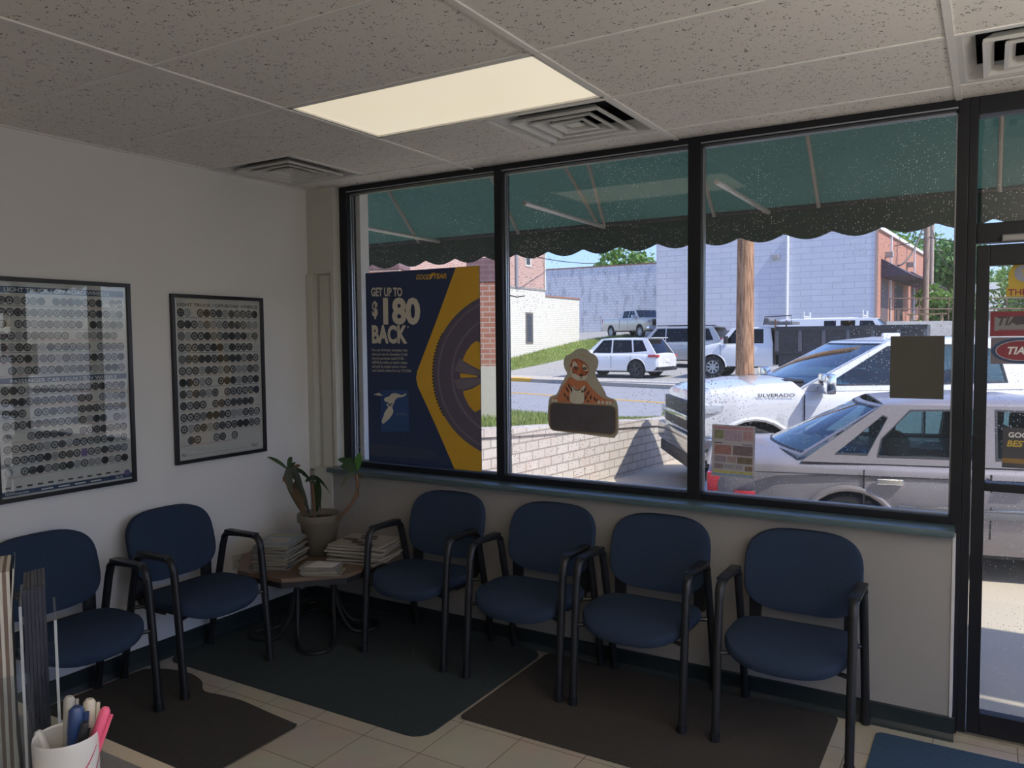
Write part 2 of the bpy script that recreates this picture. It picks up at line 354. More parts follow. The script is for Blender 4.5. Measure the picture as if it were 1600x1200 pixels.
# ------------------------------------------------------------------ storefront glazing
GL = glassmat('window glass', (.985, .99, .985), 1.0, specks=.9)
FY0, FY1, GY = .075, .16, .118
def frame(mb, x0, x1, z0, z1): mb.box(x0, x1, FY0, FY1, z0, z1, BLACKF, bev=.003)
mb = MB()
frame(mb, .235, .30, .905, H); frame(mb, 1.41, 1.462, .908, H); frame(mb, 2.54, 2.606, .908, H)
frame(mb, .3, 1.41, 2.655, H); frame(mb, 1.462, 2.54, 2.655, H); frame(mb, 2.606, 3.70, 2.655, H)
frame(mb, .3, 1.41, .906, .942); frame(mb, 1.462, 2.54, .906, .942); frame(mb, 2.606, 3.70, .906, .942)
frame(mb, 3.70, 3.742, 0, H)
for x0, x1 in ((.3, 1.41), (1.462, 2.54), (2.606, 3.70)):
    for y in (GY-.014, GY+.006):
        mb.box(x0, x0+.007, y, y+.008, .942, 2.655, ALU); mb.box(x1-.007, x1, y, y+.008, .942, 2.655, ALU)
        mb.box(x0, x1, y, y+.008, 2.648, 2.655, ALU); mb.box(x0, x1, y, y+.008, .942, .949, ALU)
    mb.box(x0, x1, FY0-.002, FY0+.01, 2.662, 2.668, ALU)
struct(mb.build('window_frame'))
for n, (x0, x1) in enumerate(((.3, 1.41), (1.462, 2.54), (2.606, 3.70))):
    mb = MB(); mb.box(x0+.004, x1-.004, GY-.003, GY+.003, .944, 2.653, GL); struct(mb.build('window_%d' % (n+1)))
# door unit
mb = MB(); frame(mb, 3.742, 3.775, 0, H); frame(mb, 3.775, 4.86, 2.625, H); frame(mb, 3.775, 4.80, 2.10, 2.18); frame(mb, 4.80, 4.86, 0, 2.63)
mb.box(3.742, 4.86, .06, .3, -.02, .012, P('worn metal threshold', (.4, .36, .28), .45, metal=.6, var=.2, scale=8)); struct(mb.build('door_frame'))
mb = MB(); mb.box(3.79, 4.8, GY-.003, GY+.003, 2.18, 2.625, GL); struct(mb.build('window_4'))
mb = MB(); mb.box(6.575, 6.581, -5.6, -.1, .08, 2.55, GL); struct(mb.build('window_5'))  # pane of the added right-hand glazing, there only for extra daylight
dr = struct(bpy.data.objects.new('door_1', None)); COL.objects.link(dr); dr.location = (3.78, .1, 0)
mb = MB(); mb.box(3.778, 3.826, .08, .135, .015, 2.09, BLACKF, bev=.003); mb.box(4.74, 4.795, .08, .135, .015, 2.09, BLACKF, bev=.003)
mb.box(3.826, 4.74, .08, .135, .015, .107, BLACKF, bev=.003); mb.box(3.826, 4.74, .08, .135, 2.005, 2.09, BLACKF, bev=.003); mb.box(3.826, 4.74, .08, .135, 1.064, 1.10, BLACKF, bev=.003)
o = mb.build('door_frame_leaf', origin=(3.78, .1, 0)); o.parent = dr; o.location = (0, 0, 0)
mb = MB(); mb.box(3.828, 4.738, GY-.006, GY, .107, 1.064, GL); mb.box(3.828, 4.738, GY-.006, GY, 1.10, 2.005, GL); o = mb.build('door_glass', origin=(3.78, .1, 0)); o.parent = dr; o.location = (0, 0, 0)
mb = MB(); mb.box(3.865, 4.2, .03, .08, 2.095, 2.125, P('brushed closer body', (.25, .25, .25), .35, metal=.6), bev=.006); mb.tube([(4.1, .04, 2.11), (4.4, .0, 2.1), (4.2, .07, 2.06)], .008, CHROME)
o = mb.build('door_closer', origin=(3.78, .1, 0)); o.parent = dr; o.location = (0, 0, 0)

# ------------------------------------------------------------------ ceiling fixtures
PANEL = emis('prismatic light panel', (1.0, .86, .60), .86)
OPAL = None
def panel_mat(name='aged prismatic lens', st=.66, ca=(1.0, .86, .62, 1), cb_=(1.0, .89, .72, 1)):
    m, t, b = newmat(name); setc(b, .4)
    tc = t.nodes.new('ShaderNodeTexCoord'); n = t.nodes.new('ShaderNodeTexNoise'); n.inputs['Scale'].default_value = 2.2
    t.links.new(tc.outputs['Object'], n.inputs['Vector'])
    mx = t.nodes.new('ShaderNodeMix'); mx.data_type = 'RGBA'; mx.inputs['A'].default_value = ca; mx.inputs['B'].default_value = cb_
    t.links.new(n.outputs['Fac'], mx.inputs['Factor']); t.links.new(mx.outputs['Result'], b.inputs['Emission Color']); b.inputs['Base Color'].default_value = (.5, .48, .4, 1)
    b.inputs['Emission Strength'].default_value = st
    return m
LENS = panel_mat(); LENS2 = panel_mat('fresh prismatic lens', 6.0, (1, .96, .90, 1), (1, .95, .88, 1))
def fixture(x, y, label, lens=None):
    t = empty('ceiling_light', (x+.61, y-.305, H), label, 'ceiling light', 'ceiling lights')
    mb = MB()
    a, b, c, d = -.595, .595, -.29, .29
    mb.box(a, b, c, c+.014, -.002, .06, TBAR); mb.box(a, b, d-.014, d, -.002, .06, TBAR); mb.box(a, a+.014, c, d, -.002, .06, TBAR); mb.box(b-.014, b, c, d, -.002, .06, TBAR); mb.box(a, b, c, d, .06, .07, TBAR)
    mb.build('frame', t)
    mb = MB(); mb.box(a+.014, b-.014, c+.014, d-.014, .006, .012, lens or LENS)
    mb.build('lens', t); return t
fixture(1.261, -.739, 'lit fluorescent ceiling panel with cream lens above the window seats')
UPL = panel_mat('added fill light top', 27.0, (1, .95, .87, 1), (1, .94, .85, 1)); DNL = panel_mat('added fill light underside', 1.2, (1, .96, .90, 1), (1, .95, .88, 1))
def fill_light(x, y, label):  # invented lamps out of view, glowing mostly upward to lift ceiling brightness
    t = empty('added_fill_light', (x, y, 2.15), label, 'ceiling light', 'added fill lights')
    mb = MB(); mb.box(-.61, .61, -.14, .14, .0, .012, TBAR); mb.box(-.62, -.61, -.14, .14, -.05, .05, TBAR); mb.box(.61, .62, -.14, .14, -.05, .05, TBAR); mb.build('housing', t)
    mb = MB(); mb.box(-.6, .6, -.13, .13, .013, .05, UPL, bev=.01); mb.build('upper_lens', t)
    mb = MB(); mb.box(-.6, .6, -.13, .13, -.05, -.001, DNL, bev=.01); mb.build('lower_lens', t)
    for sx in (-.5, .5):
        mb = MB(); mb.tube([(sx, 0, .0), (sx, 0, H-2.15)], .004, CHROME); mb.build('hanger', t)
fill_light(5.0, -2.0, 'added unseen strip light brightening the ceiling on the door side')
fill_light(5.0, -3.4, 'added unseen strip light brightening the ceiling above the right end of the counter')
fill_light(5.0, -4.8, 'added unseen strip light brightening the ceiling at the back right of the room')
VENT = P('white vent metal', (.66, .65, .62), .4, var=.05); DUCT = P('dark duct', (.008, .008, .009), .9, var=0)
def diffuser(x, y, label, s=.585):
    t = empty('ceiling_vent', (x+.305, y-.305, H), label, 'ceiling vent', 'ceiling air diffusers')
    mb = MB(); h = s/2
    def ring(ro, zo, ri, zi, m):
        vs = [(sx*ro, sy*ro, zo) for sx, sy in ((1, 1), (-1, 1), (-1, -1), (1, -1))]+[(sx*ri, sy*ri, zi) for sx, sy in ((1, 1), (-1, 1), (-1, -1), (1, -1))]
        mb.add(vs, [(i, (i+1) % 4, 4+(i+1) % 4, 4+i) for i in range(4)], m)
    ring(h, 0, h-.02, 0, VENT); ring(h, 0, h, .03, VENT); ring(h-.02, 0, h-.055, .05, VENT)
    mb.build('frame', t)
    mb = MB(); ring2 = ring
    for k, (ro) in enumerate((.215, .150, .088)):
        mbk = MB(); mb = mbk
        ring(ro, -.012+.002*k, ro-.014, -.010+.002*k, VENT); ring(ro-.014, -.010+.002*k, ro-.034, .022, VENT); ring(ro, -.012+.002*k, ro-.002, .0, VENT); ring(ro-.002, 0, ro-.032, .024, VENT)
        if k == 2: mb.box(-.035, .035, -.035, .035, .0, .006, VENT)
        mbk.build('cone', t)
    mb = MB(); mb.box(-h+.03, h-.03, -h+.03, h-.03, .13, .135, DUCT); ring(h-.03, .06, h-.03, .14, DUCT); mb.build('duct', t)
    return t
diffuser(1.871, -.129, 'square stepped white air diffuser touching the lit ceiling panel')
diffuser(3.701, -.129, 'square white air diffuser in the ceiling nearest the door')
diffuser(.03, -.129, 'square dusty air diffuser in the ceiling corner by the left wall')

# ------------------------------------------------------------------ mats
def ribmat(name, c): return P(name, c, .95, var=.35, scale=90, bump=.5, bscale=350)
def floormat(name, x0, x1, y0, y1, m, label, r=.03, wav=0):
    cx, cy = (x0+x1)/2, (y0+y1)/2; mb = MB(); pts = rrect(x1-x0, y1-y0, r, 4)
    if wav:
        top = smoothp([(.05, -1.27), (.16, -1.21), (.30, -1.185), (.44, -1.215), (.55, -1.285), (.66, -1.275), (.80, -1.265), (1.0, -1.285), (1.205, -1.302)], 4, closed=False)
        pts = [(x0, y0), (x1, y0), (x1, -1.325)]+list(reversed(top)); pts = [(p[0]-cx, p[1]-cy) for p in pts]
    mb.plate(pts, lambda u, v, d: (u, v, .006+d), m, th=.006)
    o = mb.build('floor_mat', origin=None); o.location = (cx, cy, 0); return tag(o, label, 'floor mat')
floormat('m', .05, 1.215, -2.7, -1.29, ribmat('brown mat pile', (.052, .045, .036)), 'dark brown floor mat under the two chairs on the left wall', wav=1)
floormat('m', .03, 1.775, -1.13, -.03, ribmat('teal mat pile', (.030, .042, .043)), 'dark teal floor mat under the corner table', r=.09)
floormat('m', 1.795, 3.285, -.885, -.03, ribmat('taupe mat pile', (.055, .046, .037)), 'dark taupe floor mat under the window chairs')
floormat('m', 3.445, 4.6, -1.9, -.085, ribmat('blue mat pile', (.035, .075, .125)), 'bright blue floor mat in front of the door')

# ------------------------------------------------------------------ chairs
def fabric(name, c):
    return P(name, c, .95, var=.3, scale=260, bump=.35, bscale=700, spec=.2)
FAB = fabric('navy fabric', (.027, .044, .080)); FRM = P('black tube frame', (.012, .013, .016), .42, var=.1); LEGM = P('dark table tube', (.010, .010, .011), .6, var=.1)
def pillow(mb, outline, fn, m, th, rnd=.02, crown=.008):
    """padded slab: outline polygon around 0, lofted in rings"""
    n = len(outline); rings = []; K = 5
    lv = []
    for k in range(K+1):
        a = pi/2*k/K; lv.append((1-(1-sin(a))*rnd*1.0, -th/2+th/2*(1-cos(a)) if 0 else None, a))
    seq = [(-th/2, .80), (-th/2, .93), (-th*.42, .975), (-th*.2, 1.0), (th*.2, 1.0), (th*.42, .98), (th*.5, .94), (th*.5+crown*.6, .8), (th*.5+crown, .5)]
    vs = []
    for d, s_ in seq:
        for u, v in outline: vs.append(fn(u*s_, v*s_, d))
    fs = []
    for j in range(len(seq)-1):
        for i in range(n): fs.append((j*n+i, j*n+(i+1) % n, (j+1)*n+(i+1) % n, (j+1)*n+i))
    c0 = len(vs); vs.append(fn(0, 0, seq[0][0])); c1 = len(vs); vs.append(fn(0, 0, th*.5+crown))
    for i in range(n): fs.append((i, (i+1) % n, c0)); b = (len(seq)-1)*n; fs.append((b+i, b+(i+1) % n, c1))
    mb.add(vs, fs, m)
def superell(a, b, p, n=44, fn=None):
    o = []
    for k in range(n):
        t = 2*pi*k/n; c, s_ = cos(t), sin(t); o.append((a*math.copysign(abs(c)**(2/p), c), b*math.copysign(abs(s_)**(2/p), s_)))
    return o
CH = .265
def make_chair(label):
    t = empty('waiting_room_chair', (0, 0, 0), label, 'chair', 'blue waiting room chairs')
    # seat : local y=0 at wall side, front negative
    mb = MB(); ol = [(x, y-.022*(1-(x/.26)**2)*(1 if y < 0 else -.2)) for x, y in superell(.258, .212, 3.5)]
    def fs_(u, v, d):
        y = -.318+v; z = .408+d*1.0-.03*max(0, (-.42-y)/.1)**1.5+.012*((u/.25)**2); return (u, y, z)
    pillow(mb, ol, fs_, FAB, .052, crown=.012); mb.build('seat', t, smooth=True)
    # backrest
    mb = MB(); ol = [(x*(1+.04*(y/.19)*0), y) for x, y in superell(.254, .183, 3.3)]
    def fb(u, v, d):
        y = -.128+.095*((v+.19)/.38)-.02*0+.035*(1-(u/.25)**2)*.9; return (u, y-d-.01, .652+v*.985)
    pillow(mb, ol, fb, FAB, .045, crown=.006); mb.build('backrest', t, smooth=True)
    for s_ in (-1, 1):
        x = s_*CH
        mb = MB(); mb.tube([(x, -.515, 0), (x, -.50, .2), (x, -.475, .5), (x, -.462, .615)], [.018]*4, FRM, n=10, rx=.020); mb.tube([(x, -.516, 0), (x, -.514, .035)], .022, FRM, n=10); mb.build('leg', t, smooth=True)
        mb = MB(); mb.tube([(x, -.03, 0), (x, -.075, .22), (x, -.125, .44), (x, -.16, .585), (x, -.178, .635)], .018, FRM, n=10, rx=.020); mb.tube([(x, -.03, 0), (x, -.033, .035)], .022, FRM, n=10); mb.build('leg', t, smooth=True)
        mb = MB(); pts = smoothp([(x, -.465, .60), (x, -.455, .64), (x, -.43, .662), (x, -.38, .668), (x, -.28, .664), (x, -.2, .655), (x, -.172, .63)], 4, closed=False)
        mb.tube(pts, .020, FRM, n=10, rx=.016); mb.box(x-.024, x+.024, -.43, -.20, .667, .681, FRM, bev=.006); mb.build('armrest', t, smooth=True)
        xi = s_*.205
        mb = MB(); mb.tube(smoothp([(xi, -.30, .375), (xi, -.16, .375), (xi, -.092, .40), (xi, -.082, .48), (xi, -.078, .60)], 4, closed=False), .022, FRM, n=8, rx=.008, up=(1, 0, 0)); mb.box(xi-.026, xi+.026, -.105, -.070, .40, .58, FRM, bev=.006)
        mb.build('back_bracket', t, smooth=True)
        mb = MB(); mb.tube([(x, -.488, .375), (s_*.2, -.46, .375)], .010, FRM); mb.tube([(x, -.112, .375), (s_*.2, -.15, .375)], .010, FRM); mb.tube([(s_*.205, -.47, .377), (s_*.205, -.12, .377)], .010, FRM); mb.build('seat_bracket', t, smooth=True)
    return t
MZ = .006
ch0 = make_chair('blue armchair at the right end of the window row, beside the door')
ch0.location = (3.13, -.0, MZ)
dup(ch0, (2.455, -.0, MZ), 0, 'blue armchair second from the door in the window row')
dup(ch0, (1.85, -.0, MZ), 0, 'blue armchair third from the door in the window row, nearly below the tiger sign')
dup(ch0, (1.165, .0, MZ), R(1), 'blue armchair next to the newspaper pile, at the left end of the window row')
dup(ch0, (.03, -1.125, MZ), R(90), 'blue armchair against the left wall between the corner table and its twin')
dup(ch0, (.03, -1.795, MZ), R(90), 'blue armchair furthest left, partly hidden behind the brochure holders')

# ------------------------------------------------------------------ corner table
t = empty('corner_table', (.455, -.428, MZ), 'low octagonal brown side table in the corner, piled with magazines', 'table')
WOODT = P('brown laminate', (.16, .105, .07), .45, var=.25, scale=14)
mb = MB(); oc = [(.415*cos(R(22.5+45*k))/cos(R(22.5)), .415*sin(R(22.5+45*k))/cos(R(22.5))) for k in range(8)]
mb.plate(oc, lambda u, v, d: (u, v, .45+d), WOODT, th=.022); mb.build('tabletop', t, bevel=.003)
mb = MB(); mb.plate([(x*.985, y*.985) for x, y in oc], lambda u, v, d: (u, v, .427+d), DARK, th=.03); mb.build('apron', t)
for k in range(4):
    a = R(45+90*k); c, s_ = cos(a), sin(a)
    mb = MB(); pts = smoothp([(.10*c-.1*s_, .10*s_+.1*c, .40), (.12*c-.1*s_, .12*s_+.1*c, .2), (.2*c-.1*s_, .2*s_+.1*c, .03), (.33*c-.07*s_, .33*s_+.07*c, .012), (.37*c, .37*s_, .012), (.33*c+.07*s_, .33*s_-.07*c, .012), (.2*c+.1*s_, .2*s_-.1*c, .03), (.12*c+.1*s_, .12*s_-.1*c, .2), (.10*c+.1*s_, .10*s_-.1*c, .40)], 4, closed=False)
    mb.tube(pts, .012, LEGM, n=8); mb.build('leg', t, smooth=True)
ZT = .456
COVERS = [(.17, .21, .24), (.22, .16, .11), (.05, .055, .07), (.26, .24, .10), (.16, .06, .05), (.30, .28, .25), (.06, .08, .10), (.24, .20, .16)]
PAG = P('magazine pages', (.25, .23, .185), .8, var=.35, scale=60)
def magazine(x, y, z, rz, w, l, th, ci, label, group, kind='magazine', folded=False):
    mb = MB(); cm = P('cover %d' % ci, COVERS[ci % 8], .4, var=.5, scale=9)
    mb.box(-w/2+.002, w/2-.002, -l/2+.002, l/2-.002, .0008, th-.0008, PAG)
    mb.box(-w/2, w/2, -l/2, l/2, th-.0008, th, cm); mb.box(-w/2, w/2, -l/2, l/2, 0, .0008, cm); mb.box(-w/2-.0006, -w/2, -l/2, l/2, 0, th, cm)
    if ci % 2 == 0: mb.box(-w*.4, w*.4, l*.28, l*.42, th, th+.0003, P('cover band %d' % ci, COVERS[(ci+3) % 8], .4, var=.2)); mb.box(-w*.35, w*.3, -l*.3, l*.15, th, th+.0003, P('cover picture %d' % (ci % 3), COVERS[(ci+5) % 8], .4, var=.6, scale=25))
    o = mb.build(kind); o.location = (x, y, z); o.rotation_euler = (0, 0, rz)
    return tag(o, label, kind, group)
z = ZT; rr = random.Random(3)
for k in range(13):
    th = rr.choice([.006, .008, .010, .012, .009]); top = k == 12
    magazine(.385+rr.uniform(-.014, .014), -.625+rr.uniform(-.012, .012), z, R(22+rr.uniform(-7, 7)), .205, .272, th, k if not top else 0,
             'magazine with a pale blue cover on top of the tall pile beside the plant' if top else 'magazine inside the tall pile on the left of the corner table', 'magazines in the tall left pile'); z += th+.0006
z = ZT
for k in range(6):
    th = rr.choice([.006, .009]); magazine(.735+rr.uniform(-.01, .01), -.65+rr.uniform(-.01, .01), z, R(-62+rr.uniform(-10, 10)), .14, .20, th, 5 if k != 1 else 3, 'small magazine in the low front pile on the corner table', 'magazines in the low front pile'); z += th+.0006
mb = MB(); pts = [(-.08, -.055), (.07, -.06), (.09, .03), (-.05, .06)]; mb.plate(pts, lambda u, v, d: (u, v, .004+d+.02*max(0, u*8)**2*.1), PAPER, th=.002)
o = mb.build('folded_leaflet'); o.location = (.74, -.65, z); o.rotation_euler = (0, 0, R(25)); tag(o, 'pale folded leaflet lying open on the low front pile', 'leaflet')
NEWS = P('newsprint', (.34, .305, .26), .85, var=.25, scale=30); INK = P('newspaper picture', (.10, .07, .065), .85, var=.6, scale=30)
def newspaper(x, y, z, rz, w, l, th, label, group, seed):
    q = random.Random(seed); mb = MB(); nu, nv = 9, 6; vs = []
    def zz(u, v): return .003*sin(9*u+seed)+.004*sin(11*v+seed*2)+.004*(abs(u)/.15)**2*.3
    for s_ in (0, 1):
        for i in range(nu):
            for j in range(nv): u = -w/2+w*i/(nu-1); v = -l/2+l*j/(nv-1); vs.append((u, v, (th if s_ else 0)+zz(u, v)*(.5)))
    fs = []; N = nu*nv
    for i in range(nu-1):
        for j in range(nv-1): a = i*nv+j; fs.append((N+a, N+a+nv, N+a+nv+1, N+a+1)); fs.append((a, a+1, a+nv+1, a+nv))
    for i in range(nu-1):
        for j in (0, nv-1): a = i*nv+j; fs.append((a, a+nv, N+a+nv, N+a))
    for j in range(nv-1):
        for i in (0, nu-1): a = i*nv+j; fs.append((a, a+1, N+a+1, N+a))
    mb.add(vs, fs, NEWS)
    for k in range(5):
        u0 = q.uniform(-w*.42, w*.15); v0 = -l*.42+k*l*.17
        mb.box(u0, u0+q.uniform(.05, .12), v0, v0+l*.1, th+.0035, th+.0042, INK)
    o = mb.build('newspaper'); o.location = (x, y, z+.002); o.rotation_euler = (0, 0, rz); return tag(o, label, 'newspaper', group)
z = ZT
for k in range(7):
    th = rr.choice([.007, .010, .008]); top = k == 6
    newspaper(.74+rr.uniform(-.012, .012), -.31+rr.uniform(-.01, .01), z, R(12+rr.uniform(-8, 8)), .36 if k % 3 else .33, .27, th, 'folded newspaper with printed pictures on top of the right pile' if top else 'folded newspaper inside the right pile on the corner table', 'newspapers in the right pile', k); z += th+.0065
# plant pot
t = empty('potted_plant', (.42, -.345, ZT), 'straggly corn plant with drooping leaves in a ribbed taupe pot in the corner', 'plant')
POT = P('taupe plastic pot', (.15, .13, .10), .5, var=.1)
mb = MB(); prof = [(.078, 0), (.082, .004), (.113, .18), (.116, .185), (.119, .192), (.127, .194), (.131, .20), (.131, .236), (.127, .24), (.120, .236), (.114, .215), (.1, .205)]
n = 48; vs = []; fs = []
for j, (r, z_) in enumerate(prof):
    for k in range(n): a = 2*pi*k/n; q = r*(1+(.012*cos(24*a) if .004 < z_ < .2 else 0)); vs.append((q*cos(a), q*sin(a), z_))
for j in range(len(prof)-1):
    for k in range(n): fs.append((j*n+k, j*n+(k+1) % n, (j+1)*n+(k+1) % n, (j+1)*n+k))
fs.append(tuple(range(n))); mb.add(vs, fs, POT); mb.build('pot', t, smooth=True)
mb = MB(); mb.lathe([(.001, .208), (.113, .206)], P('potting soil', (.05, .035, .025), .95, var=.4, scale=60), n=24, cap=False); mb.build('soil', t)
STM = P('brown stem', (.16, .09, .05), .8, var=.4, scale=40); LG = leafmat('green leaf', (.03, .075, .03), (.07, .13, .05)); LB = leafmat('bright leaf', (.09, .26, .05), (.12, .30, .07), .4); LD = leafmat('dry leaf', (.20, .115, .05), (.26, .17, .09)); LV = leafmat('grey green leaf', (.10, .13, .09), (.17, .19, .13))
def leaf(mb, base, tip, droop, wd, m, n=9, side=None):
    b = Vector(base); e = Vector(tip); d = e-b; s_ = (side or Vector((0, 0, 1)).cross(d)); s_ = Vector(s_).normalized() if Vector(s_).length > 1e-3 else Vector((1, 0, 0)); vs = []; fs = []
    for i in range(n):
        u = i/(n-1); p = b+d*u+Vector((0, 0, droop*4*u*(1-u))); wv = wd*(sin(pi*min(1, u*.93+.07))**.7)*(1-.1*u)
        up = Vector((0, 0, wv*.25))
        vs += [p-s_*wv+up, p, p+s_*wv+up]
    for i in range(n-1): a = i*3; fs += [(a, a+1, a+4, a+3), (a+1, a+2, a+5, a+4)]
    mb.add(vs, fs, m)
def wpx(u, v, y, base=(.42, -.345, ZT)):
    d = ray(u, v); tt = (y-CAM.y)/d.y; q = CAM+d*tt; return q-Vector(base)
# stems traced through space at the pot's own distance
mb = MB(); st1 = smoothp([wpx(476, 806, -.36), wpx(466, 785, -.38), wpx(455, 765, -.39), wpx(444, 745, -.40)], 4, closed=False); mb.tube(st1, .013, STM, n=7); mb.build('stem', t, smooth=True)
mb = MB(); st2 = smoothp([wpx(524, 812, -.34), wpx(537, 802, -.33), wpx(546, 792, -.31), wpx(555, 778, -.29), wpx(559, 762, -.28), wpx(557, 742, -.27)], 4, closed=False); mb.tube(st2, [.010]*len(st2), STM, n=7); mb.build('stem', t, smooth=True)
mb = MB(); mb.tube(smoothp([wpx(492, 808, -.36), wpx(490, 780, -.36), wpx(487, 755, -.37)], 4, closed=False), .010, STM, n=7); mb.build('stem', t, smooth=True)
def L3(a, b, dr, wd, m, ya=-.38, yb=-.38): 
    mb = MB(); A = wpx(*a, ya); B = wpx(*b, yb); d = B-A; side = Vector((d.z, .25*d.length, -d.x)); leaf(mb, A, B, dr, wd, m, side=side); mb.build('leaf', t, smooth=True, recalc=False)
L3((449, 733), (417, 714), .01, .012, LG); L3((450, 732), (456, 714), .01, .017, LG); L3((447, 736), (462, 722), .0, .014, LG); L3((455, 738), (470, 727), .01, .013, LD)
L3((448, 738), (441, 755), .01, .010, LD); L3((447, 735), (456, 772), .03, .05, LV, -.40, -.43); L3((451, 738), (476, 776), .04, .045, LV, -.41, -.44); L3((458, 735), (484, 748), .015, .016, LG)
L3((477, 752), (516, 772), .05, .017, LG); L3((478, 753), (508, 758), .03, .015, LV); L3((472, 742), (486, 758), .02, .013, LG)
L3((444, 745), (465, 790), .01, .02, LD); L3((452, 752), (479, 803), .02, .028, LD, -.4, -.42); L3((460, 752), (484, 806), .03, .038, LV, -.4, -.43); L3((470, 760), (474, 808), .0, .030, LD, -.4, -.44); L3((448, 760), (470, 800), .0, .016, LG)
L3((497, 752), (495, 802), .0, .048, LG, -.36, -.36); L3((487, 752), (502, 799), .03, .032, LV, -.35, -.35); L3((480, 806), (478, 822), .01, .016, LV, -.45, -.47)
L3((556, 738), (527, 718), .02, .022, LG, -.28, -.30); L3((556, 737), (531, 729), .01, .026, LG, -.28, -.3); L3((557, 736), (562, 707), .0, .026, LB, -.27, -.24); L3((556, 740), (532, 762), .02, .018, LV, -.28, -.3)
L3((556, 738), (544, 714), .01, .018, LG, -.28, -.25); L3((558, 742), (566, 748), .01, .012, LD, -.27, -.26); L3((559, 765), (561, 778), .0, .008, LD, -.29, -.3)
# wall outlet
t = empty('wall_outlet', (0, -.60, .41), 'ivory wall outlet plate on the left wall beside the corner table', 'wall outlet')
mb = MB(); mb.box(0, .006, -.045, .045, -.042, .042, P('ivory plate', (.55, .53, .47), .4), bev=.003); mb.build('cover_plate', t)
mb = MB(); M90 = Matrix.Rotation(R(90), 4, 'Y'); mb.lathe([(.012, .004), (.012, .009), (.008, .009)], P('ivory plate', (.5, .5, .45)), n=16, M=M90); mb.box(.009, .0095, -.002, .002, -.005, .005, DARK); mb.build('socket', t)

# ------------------------------------------------------------------ framed wheel charts on the left wall
FRAMEB = P('black picture frame', (.012, .011, .011), .3)
PG = glassmat('picture glass', (.97, .98, .97), 1.0, ior=1.6)
NAVY = P('navy print', (.03, .06, .13), .6, var=.1); WPR = P('poster paper', (.60, .59, .57), .6, var=.03); INKB = P('black print', (.025, .025, .028), .6); REDL = P('red print line', (.45, .12, .08), .6); BLUL = P('blue print line', (.08, .14, .3), .6); GRNL = P('green print line', (.1, .28, .1), .6)
WG = [P('wheel grey %d' % k, (g, g, g*1.04), .6, var=.2, scale=80) for k, g in enumerate((.012, .05, .12, .28, .45))]; PURP = P('purple print', (.18, .12, .3), .6)
WHT = P('white print', (.75, .75, .73), .6, var=.02)
def wheelicon(mb, fn, u, v, r, q):
    g = q.choice([0, 0, 0, 0, 1, 1, 2, 3]); n = 18; o = WG[g]; inn = WG[min(4, g+q.choice([1, 3, 4]))]
    vs = []; ri = .68
    for k in range(n): a = 2*pi*k/n; vs.append(fn(u+r*cos(a), v+r*sin(a), .0008))
    for k in range(n): a = 2*pi*k/n; vs.append(fn(u+r*ri*cos(a), v+r*ri*sin(a), .0008))
    mb.add(vs, [(k, (k+1) % n, n+(k+1) % n, n+k) for k in range(n)], o)
    mb.add([fn(u+r*ri*cos(2*pi*k/n), v+r*ri*sin(2*pi*k/n), .0006) for k in range(n)], [tuple(range(n))], inn)
    sp = q.choice([5, 6, 6, 8, 10]); a0 = q.random()
    for k in range(sp):
        a = a0+2*pi*k/sp; c, s_ = cos(a), sin(a); wv = r*.07
        mb.add([fn(u+(r*.1*c-wv*s_), v+r*.1*s_+wv*c, .001), fn(u+(r*.1*c+wv*s_), v+r*.1*s_-wv*c, .001), fn(u+(r*.7*c+wv*s_), v+r*.7*s_-wv*c, .001), fn(u+(r*.7*c-wv*s_), v+r*.7*s_+wv*c, .001)], [(0, 1, 2, 3)], o)
    mb.add([fn(u+r*.2*cos(k*pi/4), v+r*.2*sin(k*pi/4), .0012) for k in range(8)], [tuple(range(8))], o)
def rect(mb, fn, u0, u1, v0, v1, m, d=.0008): mb.add([fn(u0, v0, d), fn(u1, v0, d), fn(u1, v1, d), fn(u0, v1, d)], [(0, 1, 2, 3)], m)
